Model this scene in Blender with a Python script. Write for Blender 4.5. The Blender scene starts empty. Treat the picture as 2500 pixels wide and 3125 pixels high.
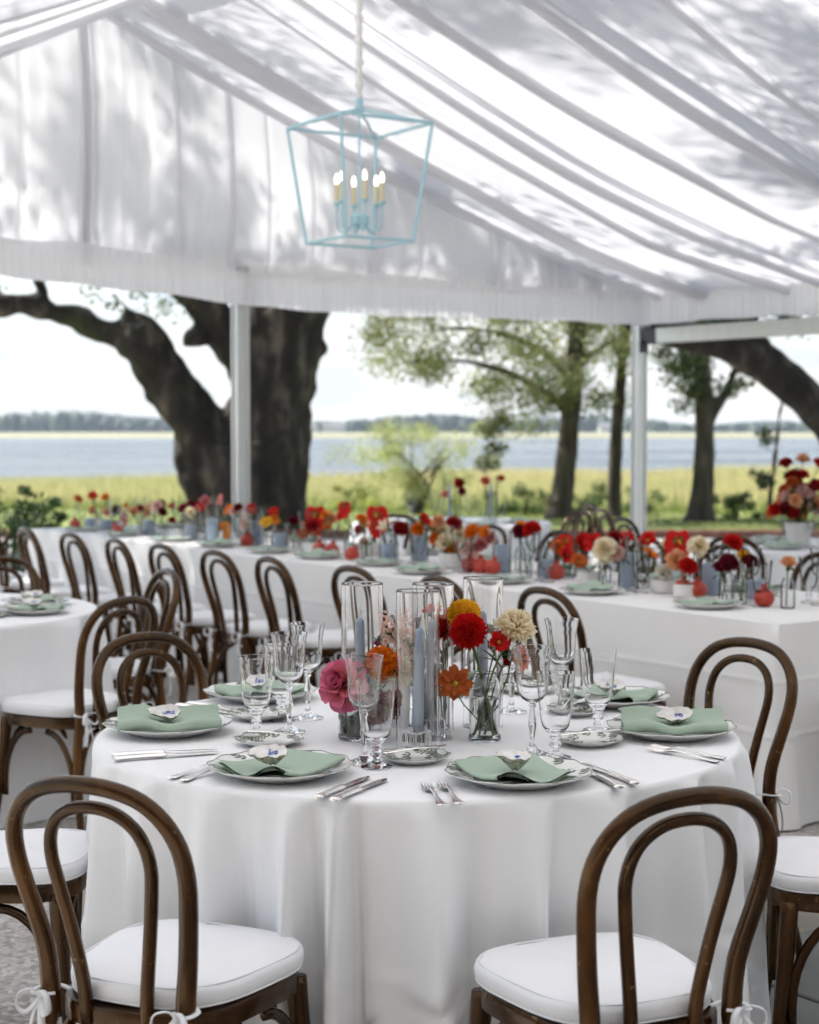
import bpy, math, random
import numpy as np
from mathutils import Matrix, Vector, Euler, noise as mnoise

R = math.radians
scene = bpy.context.scene
COL = scene.collection

# ------------------------------------------------------------------ camera, sky, sun, exposure
cam_data = bpy.data.cameras.new("camera")
cam = bpy.data.objects.new("camera", cam_data)
COL.objects.link(cam)
scene.camera = cam
cam.location = (0.0, 0.0, 1.475)
cam.rotation_euler = (R(90 - 2.756), 0, 0)
cam_data.sensor_fit = 'HORIZONTAL'
cam_data.sensor_width = 24.0
cam_data.lens = 50.0
cam_data.clip_start = 0.05
cam_data.clip_end = 9000
cam_data.dof.use_dof = True
cam_data.dof.focus_distance = 3.62
cam_data.dof.aperture_fstop = 3.5
cam_data.dof.aperture_blades = 9

SUN_EL, SUN_AZ = 50.0, 64.0          # azimuth measured from +Y towards -X
sun_vec = Vector((-math.sin(R(SUN_AZ)) * math.cos(R(SUN_EL)), math.cos(R(SUN_AZ)) * math.cos(R(SUN_EL)), math.sin(R(SUN_EL))))
sd = bpy.data.lights.new("sun", 'SUN')
sd.energy = 5.0
sd.angle = R(0.53)
sd.color = (1.0, 0.968, 0.925)
sun = bpy.data.objects.new("sun", sd)
COL.objects.link(sun)
sun.rotation_euler = sun_vec.to_track_quat('Z', 'Y').to_euler()

world = bpy.data.worlds.new("World")
scene.world = world
world.use_nodes = True
wn, wl = world.node_tree.nodes, world.node_tree.links
wn.clear()
w_out = wn.new('ShaderNodeOutputWorld')
w_bg = wn.new('ShaderNodeBackground')
w_sky = wn.new('ShaderNodeTexSky')
w_sky.sky_type = 'NISHITA'
w_sky.sun_disc = False
w_sky.sun_elevation = R(SUN_EL)
w_sky.sun_rotation = R(-SUN_AZ)
w_sky.air_density = 1.0
w_sky.dust_density = 0.6
w_sky.ozone_density = 1.0
w_tc = wn.new('ShaderNodeTexCoord')
w_map = wn.new('ShaderNodeMapping')
w_map.inputs['Scale'].default_value = (2.2, 2.2, 7.5)
w_noise = wn.new('ShaderNodeTexNoise')
w_noise.inputs['Scale'].default_value = 1.6
w_noise.inputs['Detail'].default_value = 9
w_noise.inputs['Roughness'].default_value = 0.58
w_ramp = wn.new('ShaderNodeValToRGB')
w_ramp.color_ramp.elements[0].position = 0.42
w_ramp.color_ramp.elements[1].position = 0.66
w_mix = wn.new('ShaderNodeMix')
w_mix.data_type = 'RGBA'
w_n2 = wn.new('ShaderNodeTexNoise')               # cloud undersides and tops, in the sky's own units
w_n2.inputs['Scale'].default_value = 4.2
w_n2.inputs['Detail'].default_value = 6
w_r2 = wn.new('ShaderNodeMix')
w_r2.data_type = 'RGBA'
w_r2.inputs['A'].default_value = (4.1, 4.4, 4.9, 1)
w_r2.inputs['B'].default_value = (6.3, 6.3, 6.3, 1)
w_r3 = wn.new('ShaderNodeMapRange')
w_r3.inputs['From Min'].default_value = 0.38
w_r3.inputs['From Max'].default_value = 0.62
wl.new(w_map.outputs['Vector'], w_n2.inputs['Vector'])
wl.new(w_n2.outputs['Fac'], w_r3.inputs['Value'])
wl.new(w_r3.outputs['Result'], w_r2.inputs['Factor'])
wl.new(w_r2.outputs['Result'], w_mix.inputs['B'])
wl.new(w_tc.outputs['Generated'], w_map.inputs['Vector'])
wl.new(w_map.outputs['Vector'], w_noise.inputs['Vector'])
wl.new(w_noise.outputs['Fac'], w_ramp.inputs['Fac'])
w_sep = wn.new('ShaderNodeSeparateXYZ')          # cloud banks thicken to a white horizon all round
w_mr = wn.new('ShaderNodeMapRange')
w_mr.interpolation_type = 'SMOOTHSTEP'
w_mr.inputs['From Min'].default_value = 0.02
w_mr.inputs['From Max'].default_value = 0.30
w_mr.inputs['To Min'].default_value = 0.8
w_mr.inputs['To Max'].default_value = 0.0
w_max = wn.new('ShaderNodeMath')
w_max.operation = 'MAXIMUM'
wl.new(w_tc.outputs['Generated'], w_sep.inputs['Vector'])
wl.new(w_sep.outputs['Z'], w_mr.inputs['Value'])
wl.new(w_mr.outputs['Result'], w_max.inputs[0])
wl.new(w_ramp.outputs['Color'], w_max.inputs[1])
wl.new(w_max.outputs[0], w_mix.inputs['Factor'])
wl.new(w_sky.outputs['Color'], w_mix.inputs['A'])
wl.new(w_mix.outputs['Result'], w_bg.inputs['Color'])
w_bg.inputs['Strength'].default_value = 0.095
wl.new(w_bg.outputs['Background'], w_out.inputs['Surface'])

vs = scene.view_settings
vs.view_transform = 'Standard'
vs.look = 'None'
vs.gamma = 1.0
vs.use_curve_mapping = False
vs.exposure = 1.14

cy = scene.cycles
cy.max_bounces = 11
cy.diffuse_bounces = 4
cy.glossy_bounces = 4
cy.transmission_bounces = 10
cy.transparent_max_bounces = 16
cy.volume_bounces = 0
cy.caustics_reflective = False
cy.caustics_refractive = True
cy.sample_clamp_indirect = 6.0
cy.use_adaptive_sampling = True
cy.adaptive_threshold = 0.045
cy.adaptive_min_samples = 24
cy.use_denoising = True
cy.blur_glossy = 0.5
scene.render.film_transparent = False

# ------------------------------------------------------------------ mesh helpers
class MB:
    """collects geometry for ONE mesh"""
    def __init__(self):
        self.v, self.f, self.n = [], [], 0
    def add(self, verts, faces, M=None):
        verts = [Vector(p) for p in verts]
        if M is not None:
            verts = [M @ p for p in verts]
        b = self.n
        self.v.extend([tuple(p) for p in verts])
        self.n += len(verts)
        self.f.extend([tuple(i + b for i in f) for f in faces])
        return self
    def box(self, c, s, M=None, bevel=0.0):
        x, y, z = s[0] / 2, s[1] / 2, s[2] / 2
        if bevel <= 0:
            vv = [(c[0] + i * x, c[1] + j * y, c[2] + k * z) for k in (-1, 1) for j in (-1, 1) for i in (-1, 1)]
            ff = [(0, 2, 3, 1), (4, 5, 7, 6), (0, 1, 5, 4), (2, 6, 7, 3), (0, 4, 6, 2), (1, 3, 7, 5)]
            return self.add(vv, ff, M)
        b = bevel
        ring = [(x - b, -y), (x, -y + b), (x, y - b), (x - b, y), (-x + b, y), (-x, y - b), (-x, -y + b), (-x + b, -y)]
        inn = [(px * (1 - b / x), py * (1 - b / y)) for px, py in ring]
        vv = [(c[0] + p[0], c[1] + p[1], c[2] - z) for p in inn] + [(c[0] + p[0], c[1] + p[1], c[2] - z + b) for p in ring] + \
             [(c[0] + p[0], c[1] + p[1], c[2] + z - b) for p in ring] + [(c[0] + p[0], c[1] + p[1], c[2] + z) for p in inn]
        ff = [tuple(reversed(range(8))), tuple(range(24, 32))]
        for k in range(3):
            for i in range(8):
                j = (i + 1) % 8
                ff.append((k * 8 + i, k * 8 + j, k * 8 + 8 + j, k * 8 + 8 + i))
        return self.add(vv, ff, M)
    def tube(self, pts, rad, n=8, caps=True, squash=None, closed=False, M=None):
        pts = [Vector(p) for p in pts]
        m = len(pts)
        if not hasattr(rad, '__len__'):
            rad = [rad] * m
        tang = []
        for i in range(m):
            if closed:
                t = pts[(i + 1) % m] - pts[i - 1]
            else:
                t = pts[min(i + 1, m - 1)] - pts[max(i - 1, 0)]
            tang.append(t.normalized() if t.length > 1e-9 else Vector((0, 0, 1)))
        t0 = tang[0]
        ref = Vector((0, 0, 1)) if abs(t0.z) < 0.9 else Vector((1, 0, 0))
        nrm = (ref - t0 * ref.dot(t0)).normalized()
        vv, ff = [], []
        for i in range(m):
            t = tang[i]
            nrm = (nrm - t * nrm.dot(t))
            nrm = nrm.normalized() if nrm.length > 1e-6 else t.orthogonal().normalized()
            bn = t.cross(nrm)
            sx, sy = (1, 1) if squash is None else squash
            for k in range(n):
                a = 2 * math.pi * k / n
                vv.append(pts[i] + nrm * (math.cos(a) * rad[i] * sx) + bn * (math.sin(a) * rad[i] * sy))
        for i in range(m if closed else m - 1):
            i2 = (i + 1) % m
            for k in range(n):
                k2 = (k + 1) % n
                ff.append((i * n + k, i * n + k2, i2 * n + k2, i2 * n + k))
        if caps and not closed:
            ff.append(tuple(reversed(range(n))))
            ff.append(tuple(range((m - 1) * n, m * n)))
        return self.add(vv, ff, M)
    def lathe(self, prof, n=24, M=None, mod=None):
        vv, ff, m = [], [], len(prof)
        idx = []
        for i, (r, z) in enumerate(prof):
            if r < 1e-6:
                idx.append([len(vv)] * n)
                vv.append((0, 0, z))
            else:
                row = []
                for k in range(n):
                    a = 2 * math.pi * k / n
                    rr, zz = (r, z) if mod is None else mod(i, a, r, z)
                    row.append(len(vv))
                    vv.append((rr * math.cos(a), rr * math.sin(a), zz))
                idx.append(row)
        for i in range(m - 1):
            for k in range(n):
                k2 = (k + 1) % n
                q = [idx[i][k], idx[i][k2], idx[i + 1][k2], idx[i + 1][k]]
                q2 = []
                for t in q:
                    if t not in q2:
                        q2.append(t)
                if len(q2) >= 3:
                    ff.append(tuple(q2))
        return self.add(vv, ff, M)
    def grid(self, fn, nu, nv, cu=False, M=None):
        vv = [fn(i / (nu if cu else nu - 1), j / (nv - 1)) for j in range(nv) for i in range(nu)]
        ff = []
        for j in range(nv - 1):
            for i in range(nu if cu else nu - 1):
                i2 = (i + 1) % nu
                ff.append((j * nu + i, j * nu + i2, (j + 1) * nu + i2, (j + 1) * nu + i))
        return self.add(vv, ff, M)
    def sphere(self, c, r, nu=10, nv=7, sc=(1, 1, 1)):
        prof = [(r * math.sin(math.pi * j / (nv - 1)) if 0 < j < nv - 1 else 0.0, -r * math.cos(math.pi * j / (nv - 1))) for j in range(nv)]
        return self.lathe(prof, nu, Matrix.Translation(c) @ Matrix.Diagonal((*sc, 1)))
    def mesh(self, name, mat, smooth=True, angle=42):
        me = bpy.data.meshes.new(name)
        me.from_pydata(self.v, [], self.f)
        finish(me, mat, smooth, angle)
        return me

def finish(me, mat, smooth=True, angle=42):
    if mat is not None:
        me.materials.append(mat)
    if smooth:
        me.polygons.foreach_set('use_smooth', [True] * len(me.polygons))
        me.update()
        if angle < 180:
            me.set_sharp_from_angle(angle=R(angle))
    me.update()

def np_mesh(name, V, Fq, mat, smooth=False, cols=None):
    """fast mesh from numpy verts (N,3) and faces (M,k)"""
    me = bpy.data.meshes.new(name)
    V = np.asarray(V, dtype=np.float32)
    Fq = np.asarray(Fq, dtype=np.int32)
    k = Fq.shape[1]
    me.vertices.add(len(V))
    me.vertices.foreach_set('co', V.ravel())
    me.loops.add(Fq.size)
    me.loops.foreach_set('vertex_index', Fq.ravel())
    me.polygons.add(len(Fq))
    me.polygons.foreach_set('loop_start', np.arange(0, Fq.size, k, dtype=np.int32))
    me.update(calc_edges=True)
    if cols is not None:
        at = me.color_attributes.new('tint', 'FLOAT_COLOR', 'POINT')
        c4 = np.ones((len(V), 4), dtype=np.float32)
        c4[:, :3] = cols
        at.data.foreach_set('color', c4.ravel())
    finish(me, mat, smooth, 180)
    return me

def props(o, label=None, cat=None, group=None, kind=None):
    if label: o['label'] = label
    if cat: o['category'] = cat
    if group: o['group'] = group
    if kind: o['kind'] = kind
    return o

def obj(name, me, parent=None, M=None):
    o = bpy.data.objects.new(name, me)
    COL.objects.link(o)
    if parent is not None:
        o.parent = parent
    if M is not None:
        o.matrix_local = M
    return o

def empty(name, loc=(0, 0, 0), rot=(0, 0, 0), scale=1.0):
    o = bpy.data.objects.new(name, None)
    o.empty_display_size = 0.1
    COL.objects.link(o)
    o.location = loc
    o.rotation_euler = rot
    o.scale = (scale,) * 3
    return o

def spawn(name, parts, loc, rot=0.0, scale=1.0, label=None, cat=None, group=None):
    """parts: mesh, or list of (part_name, mesh, matrix or None, [children])"""
    rot = (0, 0, rot) if not hasattr(rot, '__len__') else rot
    if isinstance(parts, bpy.types.Mesh):
        o = obj(name, parts)
        o.location, o.rotation_euler = loc, rot
        o.scale = (scale,) * 3 if not hasattr(scale, '__len__') else scale
    else:
        o = empty(name, loc, rot, 1.0)
        o.scale = (scale,) * 3 if not hasattr(scale, '__len__') else scale
        for p in parts:
            c = obj(p[0], p[1], o, p[2] if len(p) > 2 else None)
            if p[0] == 'leaf_print':
                c['kind'] = 'stuff'
            for g in (p[3] if len(p) > 3 else ()):
                obj(g[0], g[1], c, g[2] if len(g) > 2 else None)
    return props(o, label, cat, group)

ORD = ['first', 'second', 'third', 'fourth', 'fifth', 'sixth', 'seventh', 'eighth', 'ninth', 'tenth', 'eleventh', 'twelfth',
       'thirteenth', 'fourteenth', 'fifteenth', 'sixteenth', 'seventeenth', 'eighteenth', 'nineteenth', 'twentieth']

def smooth_path(pts, k=4):
    """Catmull-Rom through points (tuples of any length)"""
    P = [np.array(p, float) for p in pts]
    P = [2 * P[0] - P[1]] + P + [2 * P[-1] - P[-2]]
    out = []
    for i in range(1, len(P) - 2):
        for j in range(k):
            t = j / k
            a, b, c, d = P[i - 1], P[i], P[i + 1], P[i + 2]
            out.append(tuple(0.5 * (2 * b + (c - a) * t + (2 * a - 5 * b + 4 * c - d) * t * t + (3 * b - a - 3 * c + d) * t ** 3)))
    out.append(tuple(P[-2]))
    return out

# ------------------------------------------------------------------ materials
def new_mat(name):
    m = bpy.data.materials.new(name)
    m.use_nodes = True
    nt = m.node_tree
    b = nt.nodes.get('Principled BSDF')
    return m, nt.nodes, nt.links, b

def plain(name, col, rough=0.5, metal=0.0, spec=0.5, sub=0.0, coat=0.0):
    m, n, l, b = new_mat(name)
    b.inputs['Base Color'].default_value = (*col, 1)
    b.inputs['Roughness'].default_value = rough
    b.inputs['Metallic'].default_value = metal
    b.inputs['Specular IOR Level'].default_value = spec
    if sub:
        b.inputs['Subsurface Weight'].default_value = sub
        b.inputs['Subsurface Radius'].default_value = (0.006, 0.005, 0.004)
    if coat:
        b.inputs['Coat Weight'].default_value = coat
        b.inputs['Coat Roughness'].default_value = 0.15
    return m

def noisy(name, stops, scale=5.0, detail=5, rough=0.6, bump=0.0, bscale=None, stretch=(1, 1, 1), coord='Object', spec=0.4, rough_var=0.0, dist=0.01, two=None, metal=0.0):
    """colour ramp over noise, optional bump"""
    m, n, l, b = new_mat(name)
    tc = n.new('ShaderNodeTexCoord')
    mp = n.new('ShaderNodeMapping')
    mp.inputs['Scale'].default_value = stretch
    l.new(tc.outputs[coord], mp.inputs['Vector'])
    nz = n.new('ShaderNodeTexNoise')
    nz.inputs['Scale'].default_value = scale
    nz.inputs['Detail'].default_value = detail
    l.new(mp.outputs['Vector'], nz.inputs['Vector'])
    rp = n.new('ShaderNodeValToRGB')
    el = rp.color_ramp.elements
    while len(el) < len(stops):
        el.new(0.5)
    for e, (p, c) in zip(el, stops):
        e.position = p
        e.color = (*c, 1)
    l.new(nz.outputs['Fac'], rp.inputs['Fac'])
    src = rp.outputs['Color']
    if two:
        n2 = n.new('ShaderNodeTexNoise')
        n2.inputs['Scale'].default_value = two[0]
        n2.inputs['Detail'].default_value = 3
        l.new(tc.outputs[coord], n2.inputs['Vector'])
        r2 = n.new('ShaderNodeValToRGB')
        r2.color_ramp.elements[0].position = two[1]
        r2.color_ramp.elements[1].position = two[2]
        l.new(n2.outputs['Fac'], r2.inputs['Fac'])
        mx = n.new('ShaderNodeMix')
        mx.data_type = 'RGBA'
        mx.inputs['B'].default_value = (*two[3], 1)
        l.new(r2.outputs['Color'], mx.inputs['Factor'])
        l.new(src, mx.inputs['A'])
        src = mx.outputs['Result']
    l.new(src, b.inputs['Base Color'])
    b.inputs['Roughness'].default_value = rough
    b.inputs['Specular IOR Level'].default_value = spec
    b.inputs['Metallic'].default_value = metal
    if rough_var:
        mr = n.new('ShaderNodeMapRange')
        mr.inputs['To Min'].default_value = rough - rough_var
        mr.inputs['To Max'].default_value = rough + rough_var
        l.new(nz.outputs['Fac'], mr.inputs['Value'])
        l.new(mr.outputs['Result'], b.inputs['Roughness'])
    if bump:
        bn = n.new('ShaderNodeTexNoise')
        bn.inputs['Scale'].default_value = bscale or scale
        bn.inputs['Detail'].default_value = 6
        l.new(mp.outputs['Vector'], bn.inputs['Vector'])
        bp = n.new('ShaderNodeBump')
        bp.inputs['Strength'].default_value = bump
        bp.inputs['Distance'].default_value = dist
        l.new(bn.outputs['Fac'], bp.inputs['Height'])
        l.new(bp.outputs['Normal'], b.inputs['Normal'])
    return m

def cloth_mat(name, col, weave=900, bump=0.12, trans=0.0, slub=True):
    m, n, l, b = new_mat(name)
    tc = n.new('ShaderNodeTexCoord')
    b.inputs['Roughness'].default_value = 0.92
    b.inputs['Specular IOR Level'].default_value = 0.15
    b.inputs['Sheen Weight'].default_value = 0.12
    b.inputs['Sheen Roughness'].default_value = 0.5
    nz = n.new('ShaderNodeTexNoise')
    nz.inputs['Scale'].default_value = 9
    nz.inputs['Detail'].default_value = 4
    l.new(tc.outputs['Object'], nz.inputs['Vector'])
    rp = n.new('ShaderNodeValToRGB')
    rp.color_ramp.elements[0].color = (*[c * 0.965 for c in col], 1)
    rp.color_ramp.elements[1].color = (*col, 1)
    l.new(nz.outputs['Fac'], rp.inputs['Fac'])
    l.new(rp.outputs['Color'], b.inputs['Base Color'])
    # slubby thread relief: stretched noise in two directions
    hs = []
    for st in ((weave * 0.03, weave * 0.03, weave * 0.6), (weave * 0.6, weave * 0.6, weave * 0.03)):
        mp = n.new('ShaderNodeMapping')
        mp.inputs['Scale'].default_value = st
        l.new(tc.outputs['Object'], mp.inputs['Vector'])
        t = n.new('ShaderNodeTexNoise')
        t.inputs['Scale'].default_value = 1.0
        t.inputs['Detail'].default_value = 2
        l.new(mp.outputs['Vector'], t.inputs['Vector'])
        hs.append(t.outputs['Fac'])
    ad = n.new('ShaderNodeMath')
    ad.operation = 'ADD'
    l.new(hs[0], ad.inputs[0])
    l.new(hs[1], ad.inputs[1])
    bp = n.new('ShaderNodeBump')
    bp.inputs['Strength'].default_value = bump
    bp.inputs['Distance'].default_value = 0.002
    l.new(ad.outputs[0], bp.inputs['Height'])
    l.new(bp.outputs['Normal'], b.inputs['Normal'])
    if trans:
        tr = n.new('ShaderNodeBsdfTranslucent')
        tr.inputs['Color'].default_value = (*[c * 0.97 for c in col], 1)
        mx = n.new('ShaderNodeMixShader')
        mx.inputs['Fac'].default_value = trans
        out = n.get('Material Output')
        l.new(b.outputs['BSDF'], mx.inputs[1])
        l.new(tr.outputs['BSDF'], mx.inputs[2])
        l.new(mx.outputs['Shader'], out.inputs['Surface'])
    return m

def leaf_mat(name, col, trans=0.35, rough=0.5, var=0.35, attr=False):
    """leaf/petal: diffuse + translucent, colour from noise (or the tint attribute of the plant itself)"""
    m, n, l, b = new_mat(name)
    if attr:
        a = n.new('ShaderNodeVertexColor')
        a.layer_name = 'tint'
        src = a.outputs['Color']
    else:
        tc = n.new('ShaderNodeTexCoord')
        nz = n.new('ShaderNodeTexNoise')
        nz.inputs['Scale'].default_value = 38
        nz.inputs['Detail'].default_value = 3
        l.new(tc.outputs['Object'], nz.inputs['Vector'])
        rp = n.new('ShaderNodeValToRGB')
        rp.color_ramp.elements[0].position = 0.3
        rp.color_ramp.elements[1].position = 0.7
        rp.color_ramp.elements[0].color = (*[c * (1 - var) for c in col], 1)
        rp.color_ramp.elements[1].color = (*[min(1, c * (1 + var * 0.5)) for c in col], 1)
        l.new(nz.outputs['Fac'], rp.inputs['Fac'])
        src = rp.outputs['Color']
    l.new(src, b.inputs['Base Color'])
    b.inputs['Roughness'].default_value = rough
    b.inputs['Specular IOR Level'].default_value = 0.3
    tr = n.new('ShaderNodeBsdfTranslucent')
    l.new(src, tr.inputs['Color'])
    mx = n.new('ShaderNodeMixShader')
    mx.inputs['Fac'].default_value = trans
    out = n.get('Material Output')
    l.new(b.outputs['BSDF'], mx.inputs[1])
    l.new(tr.outputs['BSDF'], mx.inputs[2])
    l.new(mx.outputs['Shader'], out.inputs['Surface'])
    return m

def glass_mat(name, ior=1.47, col=(1, 1, 1), rough=0.0):
    m = bpy.data.materials.new(name)
    m.use_nodes = True
    n, l = m.node_tree.nodes, m.node_tree.links
    n.clear()
    o = n.new('ShaderNodeOutputMaterial')
    g = n.new('ShaderNodeBsdfGlass')
    g.inputs['IOR'].default_value = ior
    g.inputs['Roughness'].default_value = rough
    g.inputs['Color'].default_value = (*col, 1)
    l.new(g.outputs['BSDF'], o.inputs['Surface'])
    return m

def thin_glass_mat(name):
    """thin blown glass far from the camera: clear with a fresnel gloss"""
    m = bpy.data.materials.new(name)
    m.use_nodes = True
    n, l = m.node_tree.nodes, m.node_tree.links
    n.clear()
    o = n.new('ShaderNodeOutputMaterial')
    t = n.new('ShaderNodeBsdfTransparent')
    t.inputs['Color'].default_value = (0.975, 0.98, 0.98, 1)
    g = n.new('ShaderNodeBsdfGlossy')
    g.inputs['Roughness'].default_value = 0.03
    f = n.new('ShaderNodeLayerWeight')
    f.inputs['Blend'].default_value = 0.16
    x = n.new('ShaderNodeMixShader')
    l.new(f.outputs['Fresnel'], x.inputs['Fac'])
    l.new(t.outputs['BSDF'], x.inputs[1])
    l.new(g.outputs['BSDF'], x.inputs[2])
    l.new(x.outputs['Shader'], o.inputs['Surface'])
    return m

M_LINEN = cloth_mat('white table linen', (0.88, 0.88, 0.88), 900, 0.10)
M_LINEN2 = cloth_mat('ivory slub linen', (0.87, 0.855, 0.83), 500, 0.22)
M_CUSHION = cloth_mat('white cushion cotton', (0.86, 0.86, 0.87), 900, 0.08)
M_TENT = cloth_mat('sheer white tent lining', (0.88, 0.88, 0.90), 250, 0.06, trans=0.31)
M_NAPKIN = cloth_mat('sage linen napkin', (0.375, 0.475, 0.375), 1100, 0.35)
M_WOOD = noisy('walnut bentwood', [(0.30, (0.009, 0.0028, 0.0008)), (0.55, (0.036, 0.0125, 0.0030)), (0.78, (0.150, 0.060, 0.0150))], scale=7, detail=7,
               rough=0.20, bump=0.10, bscale=30, stretch=(1, 1, 0.35), rough_var=0.08, dist=0.002, spec=0.5, two=(55, 0.66, 0.78, (0.22, 0.12, 0.05)))
M_WOOD.node_tree.nodes['Principled BSDF'].inputs['Specular Tint'].default_value = (1.0, 0.72, 0.45, 1)     # amber varnish
M_CANE = noisy('woven cane seat', [(0.3, (0.25, 0.15, 0.06)), (0.7, (0.4, 0.26, 0.12))], scale=60, rough=0.6)
M_CHINA = plain('white china', (0.80, 0.79, 0.76), 0.16, spec=0.5)
M_PRINT = noisy('grey green transfer print', [(0.3, (0.10, 0.135, 0.085)), (0.7, (0.235, 0.27, 0.20))], scale=60, rough=0.2)
M_RIM = plain('grey rim line', (0.22, 0.24, 0.22), 0.2)
M_SILVER = noisy('polished silver plate', [(0.3, (0.80, 0.77, 0.73)), (0.7, (0.93, 0.91, 0.88))], scale=40, rough=0.17, rough_var=0.05, metal=1.0)
M_GLASS = glass_mat('clear glass', 1.47)
M_WATER = glass_mat('vase water', 1.33, (0.97, 0.985, 0.95))
M_THIN = thin_glass_mat('thin clear glass')
M_CANDLE = plain('dusty blue wax', (0.36, 0.43, 0.54), 0.42, sub=0.25)
M_WICK = plain('white wick', (0.7, 0.69, 0.65), 0.8)
M_CERAMIC = plain('matt white ceramic', (0.74, 0.725, 0.70), 0.5)
M_POMEG = noisy('pomegranate skin', [(0.25, (0.33, 0.028, 0.02)), (0.6, (0.50, 0.06, 0.035)), (0.85, (0.62, 0.20, 0.08))], scale=12, rough=0.35, bump=0.05, bscale=80)
M_LANTERN = plain('pale blue painted metal', (0.42, 0.66, 0.74), 0.4)
M_SLEEVE = plain('cream candle sleeve', (0.72, 0.64, 0.44), 0.5)
M_ALU = noisy('brushed aluminium', [(0.3, (0.45, 0.455, 0.46)), (0.7, (0.60, 0.605, 0.61))], scale=3, rough=0.38, stretch=(60, 60, 1), spec=0.5, metal=0.85)
M_STEEL = plain('dark steel bracket', (0.06, 0.06, 0.065), 0.5, metal=0.6)
M_GOLD = plain('pollen', (0.55, 0.33, 0.03), 0.7)
M_DARKC = plain('dark flower centre', (0.02, 0.012, 0.02), 0.6)
M_STEM = leaf_mat('green stem', (0.115, 0.19, 0.045), 0.15)
M_LEAF = leaf_mat('green leaf', (0.06, 0.13, 0.045), 0.25)
M_LEAFD = leaf_mat('dark glossy leaf', (0.025, 0.055, 0.025), 0.15, rough=0.35)
M_EUC = leaf_mat('grey green eucalyptus', (0.16, 0.22, 0.14), 0.25)

# ================================================================== SETTING
rng = np.random.default_rng(11)
random.seed(7)

M_PATIO = None
def make_patio_mat():
    m, n, l, b = new_mat('exposed shell aggregate')
    tc = n.new('ShaderNodeTexCoord')
    vo = n.new('ShaderNodeTexVoronoi')
    vo.inputs['Scale'].default_value = 62
    l.new(tc.outputs['Object'], vo.inputs['Vector'])
    rp = n.new('ShaderNodeValToRGB')
    el = rp.color_ramp.elements
    for p, c in ((0.4, (0.43, 0.405, 0.37)), (0.75, (0.61, 0.585, 0.55))):
        el.new(p).color = (*c, 1)
    el[0].color = (0.29, 0.27, 0.245, 1)
    el[-1].color = (0.74, 0.71, 0.67, 1)
    l.new(vo.outputs['Color'], rp.inputs['Fac'])
    nz = n.new('ShaderNodeTexNoise')
    nz.inputs['Scale'].default_value = 1.7
    nz.inputs['Detail'].default_value = 6
    l.new(tc.outputs['Object'], nz.inputs['Vector'])
    mx = n.new('ShaderNodeMix')
    mx.data_type = 'RGBA'
    mx.blend_type = 'MULTIPLY'
    mx.inputs['Factor'].default_value = 0.55
    r2 = n.new('ShaderNodeValToRGB')
    r2.color_ramp.elements[0].position = 0.3
    r2.color_ramp.elements[0].color = (0.5, 0.48, 0.455, 1)
    r2.color_ramp.elements[1].position = 0.7
    l.new(nz.outputs['Fac'], r2.inputs['Fac'])
    l.new(rp.outputs['Color'], mx.inputs['A'])
    l.new(r2.outputs['Color'], mx.inputs['B'])
    l.new(mx.outputs['Result'], b.inputs['Base Color'])
    b.inputs['Roughness'].default_value = 0.85
    bp = n.new('ShaderNodeBump')
    bp.inputs['Strength'].default_value = 0.6
    bp.inputs['Distance'].default_value = 0.006
    bp.invert = True
    l.new(vo.outputs['Distance'], bp.inputs['Height'])
    l.new(bp.outputs['Normal'], b.inputs['Normal'])
    return m
M_PATIO = make_patio_mat()
M_FLAG = noisy('bluestone', [(0.3, (0.115, 0.105, 0.09)), (0.55, (0.185, 0.172, 0.145)), (0.8, (0.26, 0.235, 0.19))], scale=3.5, detail=8, rough=0.6, bump=0.35, bscale=9, dist=0.01, coord='Object', rough_var=0.12)
M_FLAG2 = noisy('grey bluestone', [(0.3, (0.085, 0.09, 0.085)), (0.6, (0.145, 0.15, 0.14)), (0.8, (0.20, 0.19, 0.165))], scale=4, detail=8, rough=0.55, bump=0.35, bscale=9, dist=0.01, rough_var=0.12)
M_BRICK = noisy('old red brick', [(0.3, (0.16, 0.07, 0.05)), (0.7, (0.30, 0.15, 0.11))], scale=14, rough=0.85, bump=0.3, bscale=40, dist=0.004)
M_LAWN = noisy('mown lawn', [(0.25, (0.115, 0.155, 0.035)), (0.55, (0.20, 0.235, 0.06)), (0.8, (0.30, 0.31, 0.11))], scale=0.9, detail=8, rough=0.9, bump=0.8, bscale=25, dist=0.03)
M_MUD = noisy('marsh ground', [(0.3, (0.10, 0.11, 0.04)), (0.7, (0.20, 0.19, 0.08))], scale=0.4, rough=0.95)
M_FARMARSH = noisy('far marsh grass', [(0.3, (0.20, 0.205, 0.115)), (0.6, (0.29, 0.27, 0.17)), (0.8, (0.35, 0.315, 0.20))], scale=0.02, stretch=(0.25, 3, 1), rough=0.95)
M_GRASSB = leaf_mat('marsh grass blades', (0.3, 0.3, 0.1), trans=0.35, attr=True, rough=0.7)
M_FOLI = leaf_mat('foliage', (0.1, 0.12, 0.04), trans=0.4, attr=True, rough=0.55)
M_BARK = noisy('oak bark', [(0.3, (0.009, 0.008, 0.006)), (0.52, (0.028, 0.024, 0.018)), (0.72, (0.13, 0.11, 0.085))], scale=2.6, detail=10, rough=0.95, bump=1.0, bscale=5, dist=0.08, stretch=(1.6, 1.6, 0.6),
               two=(0.9, 0.60, 0.72, (0.03, 0.038, 0.014)))
M_BARK2 = noisy('grey tree bark', [(0.3, (0.035, 0.03, 0.022)), (0.6, (0.085, 0.072, 0.055)), (0.8, (0.17, 0.15, 0.12))], scale=4, detail=9, rough=0.95, bump=0.8, bscale=9, dist=0.03, stretch=(2, 2, 0.5))

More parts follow.
